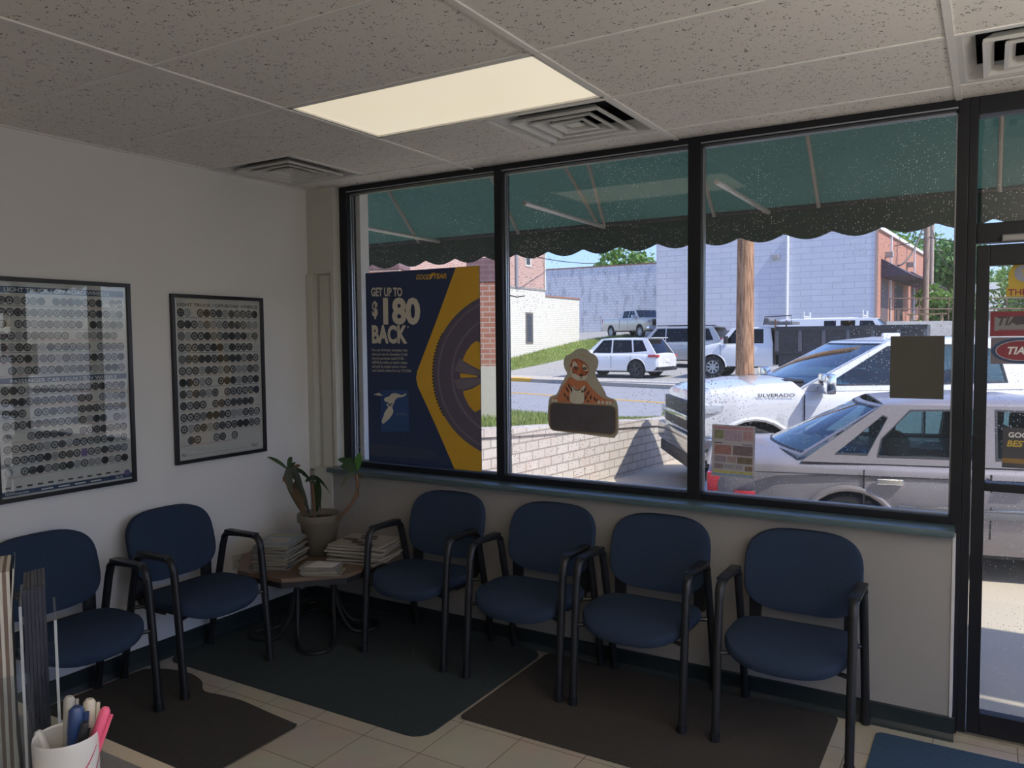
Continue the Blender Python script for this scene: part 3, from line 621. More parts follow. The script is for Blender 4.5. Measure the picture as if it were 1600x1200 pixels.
def chart(y0, y1, z0, z1, label, full, seed):
    cy, cz = (y0+y1)/2, (z0+z1)/2; W, Hh = y1-y0, z1-z0; q = random.Random(seed)
    t = empty('framed_wheel_chart', (0, cy, cz), label, 'framed poster')
    fb = .02
    mb = MB(); mb.plate(rrect(W, Hh, .001, 1), lambda u, v, d: (.024+d, u, v), FRAMEB, holes=[rrect(W-2*fb, Hh-2*fb, .001, 1)], th=.023); mb.build('frame', t, bevel=.003)
    w_, h_ = W-2*fb, Hh-2*fb; fn = lambda u, v, d: (.010+d, u, v)
    mb = MB(); mb.box(.004, .010, -w_/2, w_/2, -h_/2, h_/2, WPR)
    if full:
        rect(mb, fn, -w_/2+.012, w_/2-.012, h_/2-.052, h_/2-.022, NAVY); text(mb, 'LIGHT TRUCK / OFF-ROAD WHEELS', fn, WHT, .026, -w_/2+.05, h_/2-.046, bold=.01, fitw=w_*.78, depth=.0012)
        rows = 15; top = h_/2-.062; bot = -h_/2+.085; stp = (top-bot)/(rows+.7); cols = 17; y = top
        for r in range(rows):
            if r == 7:
                rect(mb, fn, -w_/2+.012, w_/2-.012, y-stp*.55, y-stp*.05, NAVY); text(mb, 'PASSENGER CAR / CUV / SUV WHEELS', fn, WHT, .024, -w_/2+.06, y-stp*.5, bold=.01, fitw=w_*.8, depth=.0012); y -= stp*.7
            v = y-stp*.45; rad = min(stp*.40, w_/cols*.5)
            for c in range(cols):
                if r == 13 and c == 10: rect(mb, fn, -w_/2+.02+(c+.1)*(w_-.04)/cols, -w_/2+.02+(c+.95)*(w_-.04)/cols, v-rad, v+rad, PURP); continue
                if q.random() < .05: continue
                wheelicon(mb, fn, -w_/2+.02+(c+.5)*(w_-.04)/cols, v, rad, q)
            u = -w_/2+.02
            while u < w_/2-.03:
                e = min(w_/2-.02, u+q.uniform(.1, .3)); rect(mb, fn, u, e, v-rad-.0050, v-rad-.0032, q.choice([REDL, INKB, BLUL, REDL, GRNL]) if 1 else 0); u = e+.004
            y -= stp
        rect(mb, fn, -w_/2+.0, w_/2-.0, -h_/2+.008, -h_/2+.03, NAVY); text(mb, 'TDWheels.com', fn, WHT, .017, -w_/2+.015, -h_/2+.013, bold=.01, depth=.0012)
        for k in range(4): text(mb, '1-800-000', fn, WHT, .008, -w_/2+.17+k*.09, -h_/2+.016, depth=.0012) if 0 else rect(mb, fn, -w_/2+.18+k*.08, -w_/2+.235+k*.08, -h_/2+.015, -h_/2+.021, WHT, .0012)
        for k in range(12): rect(mb, fn, -w_/2+.02+k*.048, -w_/2+.045+k*.048, -h_/2+.042, -h_/2+.05, WG[q.choice([0, 1, 2])])
        text(mb, 'S.L.D', fn, WHT, .018, w_/2-.09, -h_/2+.012, bold=.02, depth=.0012)
        mb.add([fn(w_/2-.028+.016*cos(k*pi/8), -h_/2+.034+.016*sin(k*pi/8), .0014) for k in range(16)], [tuple(range(16))], PURP)
    else:
        text(mb, 'LIGHT TRUCK / OFF-ROAD WHEELS', fn, INKB, .024, -w_/2+.02, h_/2-.045, bold=.02, fitw=w_-.04)
        rows = 12; top = h_/2-.052; bot = -h_/2+.07; stp = (top-bot)/rows; cols = 13
        for r in range(rows):
            v = top-stp*(r+.45); rad = min(stp*.38, w_/cols*.5); nc = cols if r < rows-1 else 9
            for c in range(nc):
                if q.random() < .08: text(mb, '- :', fn, INKB, .012, -w_/2+.02+(c+.3)*(w_-.04)/cols, v); continue
                wheelicon(mb, fn, -w_/2+.02+(c+.5)*(w_-.04)/cols, v, rad, q)
            rect(mb, fn, -w_/2+.02, -w_/2+.02+(w_-.04)*nc/cols, v-rad-.0055, v-rad-.0035, REDL if r % 3 else INKB)
        text(mb, 'TD', fn, INKB, .02, -w_/2+.02, -h_/2+.02, bold=.02); text(mb, 'S.B.C', fn, INKB, .024, w_/2-.09, -h_/2+.022, bold=.01)
        rect(mb, fn, -w_/2+.05, w_/2-.12, -h_/2+.022, -h_/2+.0235, REDL)
    mb.build('print', t, recalc=False)
    mb = MB(); mb.box(.0135, .015, -w_/2, w_/2, -h_/2, h_/2, PG); mb.build('glass', t)
chart(-1.935, -1.252, .995, 2.024, 'large framed wheel poster with navy title bands, left of its smaller twin', True, 5)
chart(-1.012, -.377, 1.045, 1.985, 'smaller framed wheel poster with a black title, nearest the corner', False, 6)

# ------------------------------------------------------------------ tyre promotion poster in the first window
PX0, PX1, PZ0, PZ1, PY = .455, 1.312, .952, 2.143, .066
def pc(X, Y, d=0):
    fx = (X-22)/664; top = 48-38*fx; bot = 1128+42*fx; fz = (Y-top)/(bot-top); return (PX0+(PX1-PX0)*fx, PY-d, PZ1+(PZ0-PZ1)*fz)
GNAVY = P('poster navy', (.018, .035, .10), .45, var=.1); GYEL = P('poster yellow', (.62, .36, .03), .45, var=.05); TYR = P('poster tyre grey', (.105, .09, .135), .5, var=.12, scale=9); TYL = P('poster tyre light', (.17, .15, .2), .5, var=.12); CREAM = P('poster cream letters', (.62, .57, .47), .5, var=.02); GBL = P('poster blue patch', (.025, .07, .21), .5)
mb = MB(); M_ = lambda pts: [(a, b) for a, b in pts]
mb.plate([(22, 48), (686, 10), (686, 1170), (22, 1128)], lambda u, v, d: pc(u, v, d), GNAVY, th=.004)
def art(pts, m, d): mb.add([pc(a, b, d) for a, b in pts], [tuple(range(len(pts)))], m)
def artp(pts, m, d):
    tri = tessellate_polygon([[Vector((a, b, 0)) for a, b in pts]]); mb.add([pc(a, b, d) for a, b in pts], [tuple(x) for x in tri], m)
artp([(560, 17), (686, 10), (686, 1170), (537, 1161), (428, 900), (332, 690), (323, 645), (330, 605), (445, 320)], GYEL, .0006)
cxt, cyt, rt, ry_ = 910, 622, 488, 545
def arc(r1, r2=None, x1=686, n=26, cy=622, kx=1):
    out = []
    for k in range(n+1):
        a = pi-math.acos(max(-1, min(1, (cxt-x1)/r1)))+2*math.acos(max(-1, min(1, (cxt-x1)/r1)))*k/n
        out.append((cxt+r1*cos(a), cy-r1*sin(a)*(kx)))
    return out
def disc(r, kx, m, d): artp(arc(r, kx=kx), m, d)
disc(488, 1.0, TYR, .0010); disc(462, 1.0, TYL, .0013); disc(452, 1.0, TYR, .0016); disc(385, .98, TYL, .0019); disc(372, .98, TYR, .0021)
for k in range(26):
    a = R(152+56*k/25); artp([(cxt+488*cos(a)-5, cyt-488*sin(a)-5), (cxt+488*cos(a)+4, cyt-488*sin(a)-5), (cxt+488*cos(a)+4, cyt-488*sin(a)+5), (cxt+488*cos(a)-5, cyt-488*sin(a)+5)], INKB, .0024)
artp([(590, 540), (612, 490), (640, 450), (666, 430), (686, 438), (686, 595), (640, 570)], GYEL, .0026); artp([(590, 716), (640, 700), (686, 672), (686, 815), (655, 832), (625, 800), (600, 750)], GYEL, .0026); artp([(577, 612), (670, 625), (670, 634), (577, 640)], GYEL, .0026)
artp([(545, 600), (575, 520), (592, 548), (686, 606), (686, 622), (577, 608)], TYL, .0024); artp([(540, 650), (577, 645), (686, 640), (686, 668), (590, 708), (560, 700)], TYL, .0024)
def pfn(u, v, d): return pc(u, -v, d)
text(mb, 'GOOD', pfn, GYEL, 40, 330, -84, bold=.03, shear=.2, fitw=82, depth=.001); text(mb, 'YEAR', pfn, GYEL, 40, 430, -79, bold=.03, shear=.2, fitw=80, depth=.001)
artp([(412, 62), (425, 48), (446, 46), (436, 56), (428, 70), (418, 84), (412, 84)], GYEL, .0011)
text(mb, 'GET UP TO', pfn, CREAM, 66, 56, -177, bold=.035, fitw=192, depth=.001)
text(mb, '$', pfn, CREAM, 115, 60, -290, bold=.04, fitw=36, depth=.001); text(mb, '180', pfn, CREAM, 196, 104, -330, bold=.045, fitw=224, depth=.001)
text(mb, 'BACK', pfn, CREAM, 134, 54, -441, bold=.045, fitw=218, depth=.001); text(mb, '*', pfn, CREAM, 30, 274, -368, depth=.001)
for k, s_ in enumerate(('On a set of 4 select Goodyear tires', 'when you use the Goodyear Credit', 'Card on purchases made 5/1/26 -', '6/30/26 by online or mail-in rebate', 'and paid by prepaid card or virtual', 'card. Submit rebate form by 7/31/2026')):
    text(mb, s_, pfn, CREAM, 21, 53, -(492+k*23.4), bold=.012, fitw=(220, 222, 205, 218, 212, 242)[k], depth=.001)
artp([(104, 716), (276, 712), (276, 950), (104, 955)], GBL, .0006)
artp(smoothp([(128, 762), (160, 748), (172, 735), (205, 732), (235, 742), (262, 730), (260, 742), (240, 752), (215, 756), (196, 768), (186, 790), (176, 812), (182, 840), (160, 875), (140, 892), (118, 908), (108, 895), (120, 865), (130, 840), (150, 812), (140, 800), (150, 785), (132, 780)], 3), CREAM, .0012)
artp([(56, 741), (95, 730), (104, 738), (120, 742), (100, 748)], CREAM, .0012); artp([(150, 800), (178, 785), (180, 790), (152, 806)], GNAVY, .0014); artp([(150, 786), (172, 806), (168, 810), (147, 790)], GNAVY, .0014)
text(mb, '& MILE', pfn, P('poster faint', (.2, .22, .3), .5), 22, 200, -858, depth=.001)
artp([(30, 1022), (410, 1052), (470, 1110), (34, 1090)], P('poster scuff', (.04, .055, .10), .4), .0006)
tag(mb.build('tire_promotion_poster', recalc=False), 'navy and yellow tire rebate poster reading 180 back, leaning in the left window', 'poster')

# ------------------------------------------------------------------ cardboard tiger with slate
def tc_(X, Y, d=0): return (1.73+(X-168)/767*.425, .108-d, 1.667-(Y-148)/957*.478+.012*(X-168)/767*0)
def tp(mb, pts, m, d, sm=3):
    pts = smoothp(pts, sm) if sm else pts
    tri = tessellate_polygon([[Vector((a, b, 0)) for a, b in [p[:2] for p in pts]]]); mb.add([tc_(p[0], p[1], d) for p in pts], [tuple(x) for x in tri], m)
t = empty('tiger_cutout_sign', (1.94, .108, 1.19), 'cardboard tiger cutout leaning over a blank dark slate, stuck on the middle window', 'sign')
tiger_root = t
CARD = P('cutout card backing', (.42, .40, .33), .7, var=.05); ORG = P('tiger orange', (.52, .19, .09), .7, var=.25, scale=30); DOR = P('tiger deep orange', (.42, .12, .06), .7, var=.2, scale=30); STR = P('tiger stripe', (.05, .035, .035), .7); CRM = P('tiger cream', (.62, .60, .50), .7, var=.08); SLT = P('slate board', (.085, .075, .085), .6, var=.25, scale=20); TAN = P('slate rim', (.28, .2, .12), .7)
mb = MB()
out = smoothp([(540, 148), (600, 160), (635, 195), (690, 222), (722, 280), (715, 350), (690, 400), (700, 450), (745, 530), (790, 610), (812, 660), (860, 680), (900, 695), (925, 760), (932, 900), (930, 1030), (900, 1085), (860, 1103), (550, 1080), (250, 1060), (195, 1030), (170, 970), (168, 850), (180, 730), (200, 680), (270, 650), (310, 560), (360, 470), (385, 420), (360, 370), (348, 300), (370, 235), (430, 205), (480, 165)], 3)
mb.plate([p[:2] for p in out], lambda u, v, d: tc_(u, v, d), CARD, th=.004)
def lp(o): o.location = -tiger_root.location; return o
lp(mb.build('backing_card', t))
mb = MB()
tp(mb, [(420, 460), (500, 500), (590, 500), (640, 560), (720, 640), (800, 690), (870, 700), (872, 735), (760, 748), (640, 742), (400, 740), (220, 735), (225, 705), (280, 680), (320, 600), (370, 520)], ORG, .0006)
tp(mb, [(440, 560), (510, 600), (580, 545), (570, 640), (560, 740), (430, 740), (420, 640)], CRM, .0010)
tp(mb, [(432, 300), (455, 265), (510, 262), (580, 300), (620, 350), (618, 430), (590, 480), (540, 495), (470, 475), (425, 420), (415, 350)], DOR, .0012)
tp(mb, [(440, 430), (480, 425), (530, 455), (580, 445), (612, 420), (600, 470), (560, 492), (500, 488), (455, 470)], CRM, .0015)
tp(mb, [(450, 300), (475, 290), (500, 320), (500, 355), (470, 345), (448, 360)], CRM, .0015); tp(mb, [(560, 320), (590, 330), (615, 380), (590, 395), (560, 370)], CRM, .0015)
tp(mb, [(425, 350), (440, 360), (450, 420), (440, 440), (425, 410)], CRM, .0015); tp(mb, [(462, 350), (485, 342), (508, 360), (500, 378), (478, 376)], STR, .0018); tp(mb, [(482, 358), (494, 358), (494, 368), (482, 368)], P('tiger eye', (.35, .33, .15), .4), .0022, 2); tp(mb, [(560, 362), (580, 350), (602, 358), (598, 376), (574, 382)], STR, .0018); tp(mb, [(574, 362), (586, 362), (586, 372), (574, 372)], P('tiger eye', (.35, .33, .15)), .0022, 2)
tp(mb, [(520, 430), (545, 428), (566, 432), (545, 452)], STR, .0019, 2); tp(mb, [(541, 452), (546, 452), (548, 478), (540, 478)], STR, .0019, 0)
tp(mb, [(510, 290), (540, 300), (545, 330), (525, 425), (500, 425), (515, 350)], ORG, .0016)
for a in ([(470, 285), (500, 300), (495, 306)], [(520, 275), (548, 292), (543, 298)], [(575, 300), (600, 330), (594, 332)], [(440, 385), (462, 395), (440, 398)], [(446, 410), (470, 418), (446, 424)], [(600, 400), (585, 412), (606, 414)], [(600, 425), (580, 435), (602, 440)], [(430, 330), (445, 320), (438, 350)], [(520, 468), (560, 470), (540, 476)]): tp(mb, a, STR, .002, 0)
for a in ([(400, 500), (440, 560), (500, 600), (570, 560), (610, 510), (560, 570), (502, 612), (445, 575)],): tp(mb, a, STR, .0013, 2)
for x0, y0, x1, y1 in ((390, 520, 430, 600), (370, 560, 410, 640), (430, 560, 440, 640), (345, 620, 380, 700), (390, 660, 400, 730), (600, 560, 560, 630), (630, 600, 600, 660), (600, 640, 580, 720), (650, 640, 640, 710), (680, 660, 690, 720), (720, 690, 700, 720), (620, 700, 610, 735), (560, 590, 545, 635)):
    dx, dy = x1-x0, y1-y0; L_ = math.hypot(dx, dy); nx, ny = -dy/L_*11, dx/L_*11
    tp(mb, [(x0, y0), (x0+dx*.5+nx, y0+dy*.5+ny), (x1, y1), (x0+dx*.5-nx, y0+dy*.5-ny)], STR, .0014, 0)
for x in (230, 262, 300, 340, 730, 770, 815, 850): tp(mb, [(x-16, 740), (x-14, 715), (x, 708), (x+14, 715), (x+16, 740)], CRM if x % 4 else ORG, .0013, 2); tp(mb, [(x+15, 738), (x+17, 716), (x+19, 738)], STR, .0016, 0)
for k in range(9):
    a = R(200-22*k); x, y = 525+95*cos(a)*1.2, 305-75*sin(a)
    tp(mb, [(x, y), (x+16*cos(a)-8, y-30*sin(a)-6), (x+10*cos(a)+10, y-10*sin(a))], P('crown straw', (.38, .25, .12), .7), .001, 0)
lp(mb.build('tiger_print', t, recalc=False))
mb = MB(); mb.plate(rrect(735, 322, 60, 5, 550, 908), lambda u, v, d: tc_(u, v+(u-550)*.02, d+.0008), TAN, th=.0006); mb.plate(rrect(705, 296, 55, 5, 550, 906), lambda u, v, d: tc_(u, v+(u-550)*.02, d+.003), SLT, th=.0022)
lp(mb.build('slate', t))

# flyer, dark paper, door stickers -- all flat sheets stuck to the glass
FLB = P('flyer back', (.42, .40, .44), .7); Y0 = GY-.0045
def sheet(name, x0, x1, z0, z1, m, label, cat, deco=None, y=Y0, tilt=0):
    mb = MB(); cx, cz = (x0+x1)/2, (z0+z1)/2; W, Hh = x1-x0, z1-z0
    def fn(u, v, d): return (u*cos(tilt)-v*sin(tilt), -d, u*sin(tilt)+v*cos(tilt))
    mb.plate([(-W/2, -Hh/2), (W/2, -Hh/2), (W/2, Hh/2), (-W/2, Hh/2)], fn, m, th=.0008)
    if deco: deco(mb, fn, W, Hh)
    o = mb.build(name, recalc=False); o.location = (cx, y, cz); return tag(o, label, cat)
def flyer(mb, fn, W, Hh):
    c = lambda n, col: P('flyer '+n, col, .7, var=.5, scale=60)
    def r(a, b, c_, d_, m): rect(mb, fn, -W/2+a*W, -W/2+b*W, Hh/2-d_*Hh, Hh/2-c_*Hh, m, .0006)
    r(.05, .95, .035, .08, c('pink', (.42, .2, .25))); r(.06, .28, .1, .27, c('khaki', (.22, .23, .14))); r(.3, .7, .1, .3, c('mauve', (.36, .28, .36))); r(.73, .95, .1, .28, c('rose', (.38, .24, .26)))
    r(.06, .25, .345, .36, INKB); r(.72, .94, .355, .37, NAVY); r(.06, .46, .39, .57, c('crowd', (.30, .16, .15))); r(.5, .95, .39, .57, c('group', (.17, .13, .14)))
    r(.06, .34, .6, .72, c('photo a', (.25, .22, .27))); r(.36, .58, .6, .72, c('photo b', (.33, .25, .25))); r(.6, .95, .6, .73, c('photo c', (.17, .14, .1))); r(.06, .28, .75, .85, c('photo d', (.22, .18, .2))); r(.31, .72, .755, .84, c('small', (.3, .3, .34))); r(.78, .95, .77, .86, c('photo e', (.2, .14, .1)))
    r(.05, .95, .88, .93, c('yellow', (.45, .43, .15))); r(.03, .97, .94, .975, c('blue', (.2, .32, .5)))
sheet('flyer', 2.654, 2.866, 1.030, 1.288, FLB, 'pale flyer covered in small photos, taped low on the right window', 'flyer', flyer, tilt=R(-.6))
sheet('paper_sheet', 3.455, 3.666, 1.443, 1.717, P('grey card back', (.075, .072, .058), .8, var=.03), 'blank dark grey sheet taped high on the right window near the door', 'sheet of paper')
DRED = P('sticker red', (.22, .03, .045), .6); DGR = P('sticker grey', (.2, .2, .2), .6); DYL = P('sticker yellow', (.50, .36, .05), .6)
def s1(mb, fn, W, Hh):
    rect(mb, fn, -W/2+.015, W/2-.0, -Hh/2+.022, Hh/2-.022, DGR, .0003); text(mb, 'TIA', fn, P('sticker dark letters', (.05, .04, .05), .6), .05, -W/2+.02, -.005, bold=.03, shear=.25, depth=.0006); rect(mb, fn, -W/2+.03, W/2-.02, -.028, -.024, DRED, .0006)
    mb.add([fn(-W/2+.105+.03*cos(k*pi/8), .014+.018*sin(k*pi/8), .0008) for k in range(16)], [tuple(range(16))], P('sticker dark letters', (.05, .04, .05)))
sheet('window_sticker', 3.832, 4.06, 1.713, 1.815, DRED, 'red bordered sticker reading TIA, the upper of two on the door glass', 'sticker', s1, y=GY-.0075)
def s2(mb, fn, W, Hh):
    n = 32
    for rx_, rz_, m, d in ((W*.49, Hh*.48, NAVY, .0003), (W*.42, Hh*.38, WHT, .0005), (W*.41, Hh*.365, DRED, .0007)): mb.add([fn(rx_*cos(2*pi*k/n), rz_*sin(2*pi*k/n), d) for k in range(n)], [tuple(range(n))], m)
    text(mb, 'TIA', fn, WHT, .042, -.055, -.014, bold=.03, shear=.25, depth=.001)
sheet('window_sticker', 3.836, 4.055, 1.598, 1.708, P('sticker slate', (.16, .14, .16), .6), 'oval red and navy sticker reading TIA, the lower of two on the door glass', 'sticker', s2, y=GY-.0075)
mb = MB(); n = 24
yfn = lambda u, v, d: (u, -d, v)
mb.plate([(.052*cos(pi*k/n*1.0), .03+.055*sin(pi*k/n)) for k in range(n+1)]+[(-.052, -.02), (-.06, -.02), (-.06, -.06), (.06, -.06), (.06, -.02), (.052, -.02)], yfn, DYL, th=.0008)
mb.plate([(.032*cos(2*pi*k/n), .035+.034*sin(2*pi*k/n)) for k in range(n)], lambda u, v, d: yfn(u, v, d+.0006), P('sticker blue grey', (.3, .32, .42), .6), th=.0004); text(mb, 'THMI', yfn, DRED, .036, -.052, -.054, bold=.02, depth=.001); text(mb, 'T', yfn, DYL, .04, -.01, .022, bold=.03, depth=.0014)
o = mb.build('window_sticker', recalc=False); o.location = (3.945, GY-.0075, 1.935); tag(o, 'yellow badge shaped sticker at the top of the door glass', 'sticker')
def s3(mb, fn, W, Hh):
    text(mb, 'GOOD', fn, WHT, .03, -W/2+.02, Hh/2-.04, bold=.03, depth=.0006); text(mb, 'BEST', fn, DYL, .036, -W/2+.014, Hh/2-.078, bold=.03, shear=.2, depth=.0006); rect(mb, fn, -W/2, W/2, -Hh/2+.02, -Hh/2+.04, P('sunset print', (.25, .15, .05), .6), .0004)
sheet('door_notice', 3.886, 4.15, 1.165, 1.333, P('notice dark print', (.06, .06, .07), .5, var=.3), 'dark printed notice low on the upper door glass', 'notice', s3, y=GY-.0075)

# ------------------------------------------------------------------ service counter and what stands on it
CT = P('grey counter laminate', (.14, .14, .145), .4, var=.15, scale=60); CE = P('cream edge band', (.42, .36, .28), .5)
t = empty('service_counter', (2.9, -3.4, 0), 'grey topped service counter with a cream edge in the near left corner', 'counter')
mb = MB(); mb.box(-1.7, 1.9, -.32, .275, 1.10, 1.13, CT); mb.build('countertop', t)
mb = MB(); mb.box(-1.7, 1.9, .275, .30, 1.095, 1.13, CE, bev=.003); mb.build('edge_band', t)
mb = MB(); mb.box(-1.65, 1.85, -.28, .24, .0, 1.10, P('counter front', (.3, .27, .22), .6)); mb.build('cabinet_body', t)
CZ = 1.13
t = empty('pen_mug', (2.879, -3.249, CZ), 'white mug with red stripes holding pens on the counter', 'mug')
MUGW = P('white glaze', (.62, .60, .57), .25, var=.03)
mb = MB(); mb.lathe([(.031, 0), (.034, .004), (.0355, .05), (.0365, .110), (.0355, .113), (.0335, .111), (.0325, .05), (.029, .008)], MUGW, n=40)
fnm = lambda u, v, d: ((.0361+d)*cos(.15+u/.036), (.0361+d)*sin(.15+u/.036), v+.012)
RS = P('red stripe', (.45, .02, .06), .3)
mb.build('cup', t, smooth=True)
mb = MB()
for k in range(3):
    a0 = .2+.03*k
    vs = []
    for i in range(9): u = -.035+.05*i/8; v = .03+.055*i/8-.013*k; vs += [fnm(u+.012*k, v, .0004), fnm(u+.012*k, v+.0028, .0004)]
    mb.add(vs, [(2*i, 2*i+2, 2*i+3, 2*i+1) for i in range(8)], RS)
mb.build('stripe_print', t, recalc=False)
mb = MB(); mb.tube(smoothp([(-.030, .017, .095), (-.052, .029, .095), (-.062, .034, .06), (-.052, .029, .03), (-.029, .016, .025)], 4, closed=False), .005, MUGW); mb.build('handle', t, smooth=True)
def pen(u0, v0, u1, v1, dx, r, m, mcap, label, capl=.03, clicker=True, base=.03):
    """pen leaning in the mug: top seen at (u1, v1)"""
    D = .97+dx; top = CAM+ray(u1, v1)*D; bot = Vector((2.879, -3.249, CZ+.012))+LAT*((u0-110)/FPX*D*.9)+FWD*(dx*.8)
    d = top-bot; Ln = d.length; t = empty('pen', tuple(bot), label, 'pen', 'pens in the mug'); t.rotation_euler = d.to_track_quat('Z', 'Y').to_euler()
    mb = MB(); mb.lathe([(.001, 0), (r*.5, .008), (r, .02), (r, Ln-capl)], m, n=14); mb.build('barrel', t, smooth=True)
    mb = MB(); mb.lathe([(r*1.02, Ln-capl), (r*1.1, Ln-capl+.003), (r*1.02, Ln-.004), (r*.6, Ln)], mcap, n=14)
    mb.build('cap', t, smooth=True)
    mb = MB(); mb.box(-r*.25, r*.25, -r*1.7, -r*1.1, Ln-capl-.012, Ln-.006, mcap, bev=.0005); mb.build('clip', t)
PW = P('pen white', (.5, .49, .46), .35); PGY = P('pen grey', (.3, .29, .27), .4); PBL = P('pen blue', (.02, .045, .14), .3); PBK = P('pen black', (.015, .015, .018), .3); PPK = P('pen pink', (.85, .13, .25), .3); PIV = P('pen ivory', (.55, .5, .4), .4)
pen(104, 0, 108, 1088, .01, .0065, PGY, PGY, 'tall grey marker standing upright at the back of the mug', .07)
pen(112, 0, 120, 1104, .0, .0085, PBL, PBL, 'thick navy pen in the middle of the mug', .035)
pen(125, 0, 140, 1092, .02, .007, PIV, PIV, 'ivory capped pen behind the pink one', .05)
pen(102, 0, 134, 1128, -.006, .0045, PW, PBK, 'white pen with a black tip leaning right', .03)
pen(106, 0, 166, 1106, .012, .0062, PW, PPK, 'pink and white pen with a silver clicker, rightmost in the mug', .052)
pen(116, 0, 58, 1142, .004, .0055, PW, PW, 'white pen lying far over to the left in the mug', .03)
# brochure holder
ACR = glassmat('clear acrylic', (.90, .92, .93), 1.0); ACE = P('acrylic edge', (.34, .36, .38), .2, var=.1)
dirS = Vector((-.88, .47, 0)).normalized(); nS = Vector((.47, .88, 0)).normalized()
def onr(u, D): q = CAM+ray(u, 1000)*D; q.z = CZ; return q
hb = onr(90, 1.05)
t = empty('brochure_holder', tuple(hb), 'clear acrylic brochure holder with stepped pockets beside the mug', 'brochure holder'); t.rotation_euler = (0, 0, math.atan2(dirS.y, dirS.x))
# local x runs along the sheets (away from the viewer), local y is the stacking direction (to the left in view)
T3 = [(.0, .225), (.0385, .25), (.071, .28), (.112, .34)]
for k, (yy, hh) in enumerate(T3):
    mb = MB(); mb.box(0, .11, yy, yy+.003, 0, hh, ACR); mb.build('divider', t)
    mb = MB(); mb.box(-.0012, .0, yy, yy+.0034, 0, hh, ACE); mb.build('divider_edge', t)
mb = MB(); mb.box(0, .11, 0, .115, 0, .003, ACR); mb.box(0, .003, 0.0, .115, 0.0, .16, ACR); mb.box(.108, .11, 0, .115, 0, .16, ACR); mb.build('tray', t)
hm = Matrix.Translation(hb) @ Matrix.Rotation(math.atan2(dirS.y, dirS.x), 4, 'Z')
BD = P('black brochure', (.02, .022, .035), .35, var=.6, scale=30); BW = P('white brochure', (.42, .40, .36), .5, var=.1); BB = P('brown brochure', (.12, .08, .06), .5, var=.3)
def broch(y0, h, m, label, group, curl=0, z0=.004):
    mb = MB()
    if curl: 
        pts = [(.006+.0, y0)]
        vs = []; n = 10
        for i in range(n+1):
            v = i/n; yy = y0-curl*.9*max(0, v-.55)**1.3*2+.006*sin(v*3)
            vs += [(.006, yy, z0+h*v), (.1, yy, z0+h*v), (.1, yy+.0012, z0+h*v), (.006, yy+.0012, z0+h*v)]
        mb.add(vs, [(4*i+a, 4*i+(a+1) % 4, 4*i+4+(a+1) % 4, 4*i+4+a) for i in range(n) for a in range(4)]+[(0, 1, 2, 3)], m)
        y2 = y0-curl*.9*.45**1.3*2+.004
    else: mb.box(.006, .1, y0, y0+.0039, z0, z0+h, m)
    o = mb.build('brochure'); o.matrix_world = hm; return tag(o, label, 'brochure', group)
for k in range(6): broch(.0115+.0043*k, .268-.0006*k, BD, 'glossy black brochure in the front pocket of the acrylic holder', 'black brochures in the front pocket')
for k in range(5): broch(.0505+.0041*k, .292, BW if k % 2 == 0 else BB, 'pale brochure in the middle pocket of the acrylic holder' if k % 2 == 0 else 'brown brochure in the middle pocket of the acrylic holder', 'pale brochures in the middle pocket' if k % 2 == 0 else 'brown brochures in the middle pocket')
broch(.0465, .295, BW, 'white brochure with a curled over top edge in the acrylic holder', None, curl=.003)
for k in range(7): broch(.0765+.0046*k, .336, BD, 'dark brochure in the tallest back pocket of the acrylic holder', 'dark brochures in the back pocket')

# ------------------------------------------------------------------ outdoors: ground
def lerp(a, b, t): return a+(b-a)*t
NEAR0, NEAR1 = Vector((-.1, 20.4)), Vector((4.5, 15.6)); FAR0, FAR1 = Vector((-.1, 33.6)), Vector((5.5, 27.2))
cdir = (FAR1-FAR0).normalized(); cn = Vector((-cdir.y, cdir.x)); cn = cn if cn.y > 0 else -cn
def wxy(lat, D): q = lw(lat, D); return Vector((q.x, q.y))
A = wxy(*FAR0); B = wxy(*FAR1); RD = (B-A).normalized(); RN = Vector((-RD.y, RD.x)); RN = RN if RN.y > 0 else -RN
RO = A
def tperp(x, y): return (Vector((x, y))-RO).dot(RN)
def gz(x, y):
    t_ = tperp(x, y)
    if t_ < 0: return G
    g = .45+.55*min(1, max(0, (-4-x)/10))
    return G+.13+1.75*g*(max(0, min(1.6, (t_-2)/19))**1.3)
ASPH = P('far lot asphalt', (.36, .35, .33), .9, var=.12, scale=1.5, bump=.2, bscale=30); ROAD = P('street asphalt', (.31, .31, .32), .9, var=.1, scale=1.2, bump=.2, bscale=30)
CONC = P('pale concrete', (.50, .46, .39), .9, var=.1, scale=2, bump=.1, bscale=40); CURB = P('kerb concrete', (.42, .38, .31), .9, var=.15, scale=2); YEL = P('road paint yellow', (.75, .42, .04), .7, var=.1)
CONN = P('near apron concrete', (.55, .48, .37), .9, var=.08, scale=2, bump=.1, bscale=40); GRS = P('grass ground', (.16, .22, .05), .95, var=.5, scale=5, bump=.6, bscale=60); DRT = P('bare dirt', (.36, .24, .15), .95, var=.4, scale=6, bump=.5, bscale=50)
def rp(s_, t_, z): q = RO+RD*s_+RN*t_; return (q.x, q.y, z)
mb = MB(); mb.box(-60, 60, .35, 28, G-.2, G, CONN); struct(mb.build('ground_apron'))
mb = MB(); mb.add([rp(-90, -9.6, G+.004), rp(90, -9.6, G+.004), rp(90, 0.2, G+.004), rp(-90, .2, G+.004)], [(0, 1, 2, 3)], ROAD); struct(mb.build('ground_street'))
mb = MB()
for o_ in (-4.75, -4.95):
    mb.add([rp(-90, o_, G+.008), rp(90, o_, G+.008), rp(90, o_+.11, G+.008), rp(-90, o_+.11, G+.008)], [(0, 1, 2, 3)], YEL)
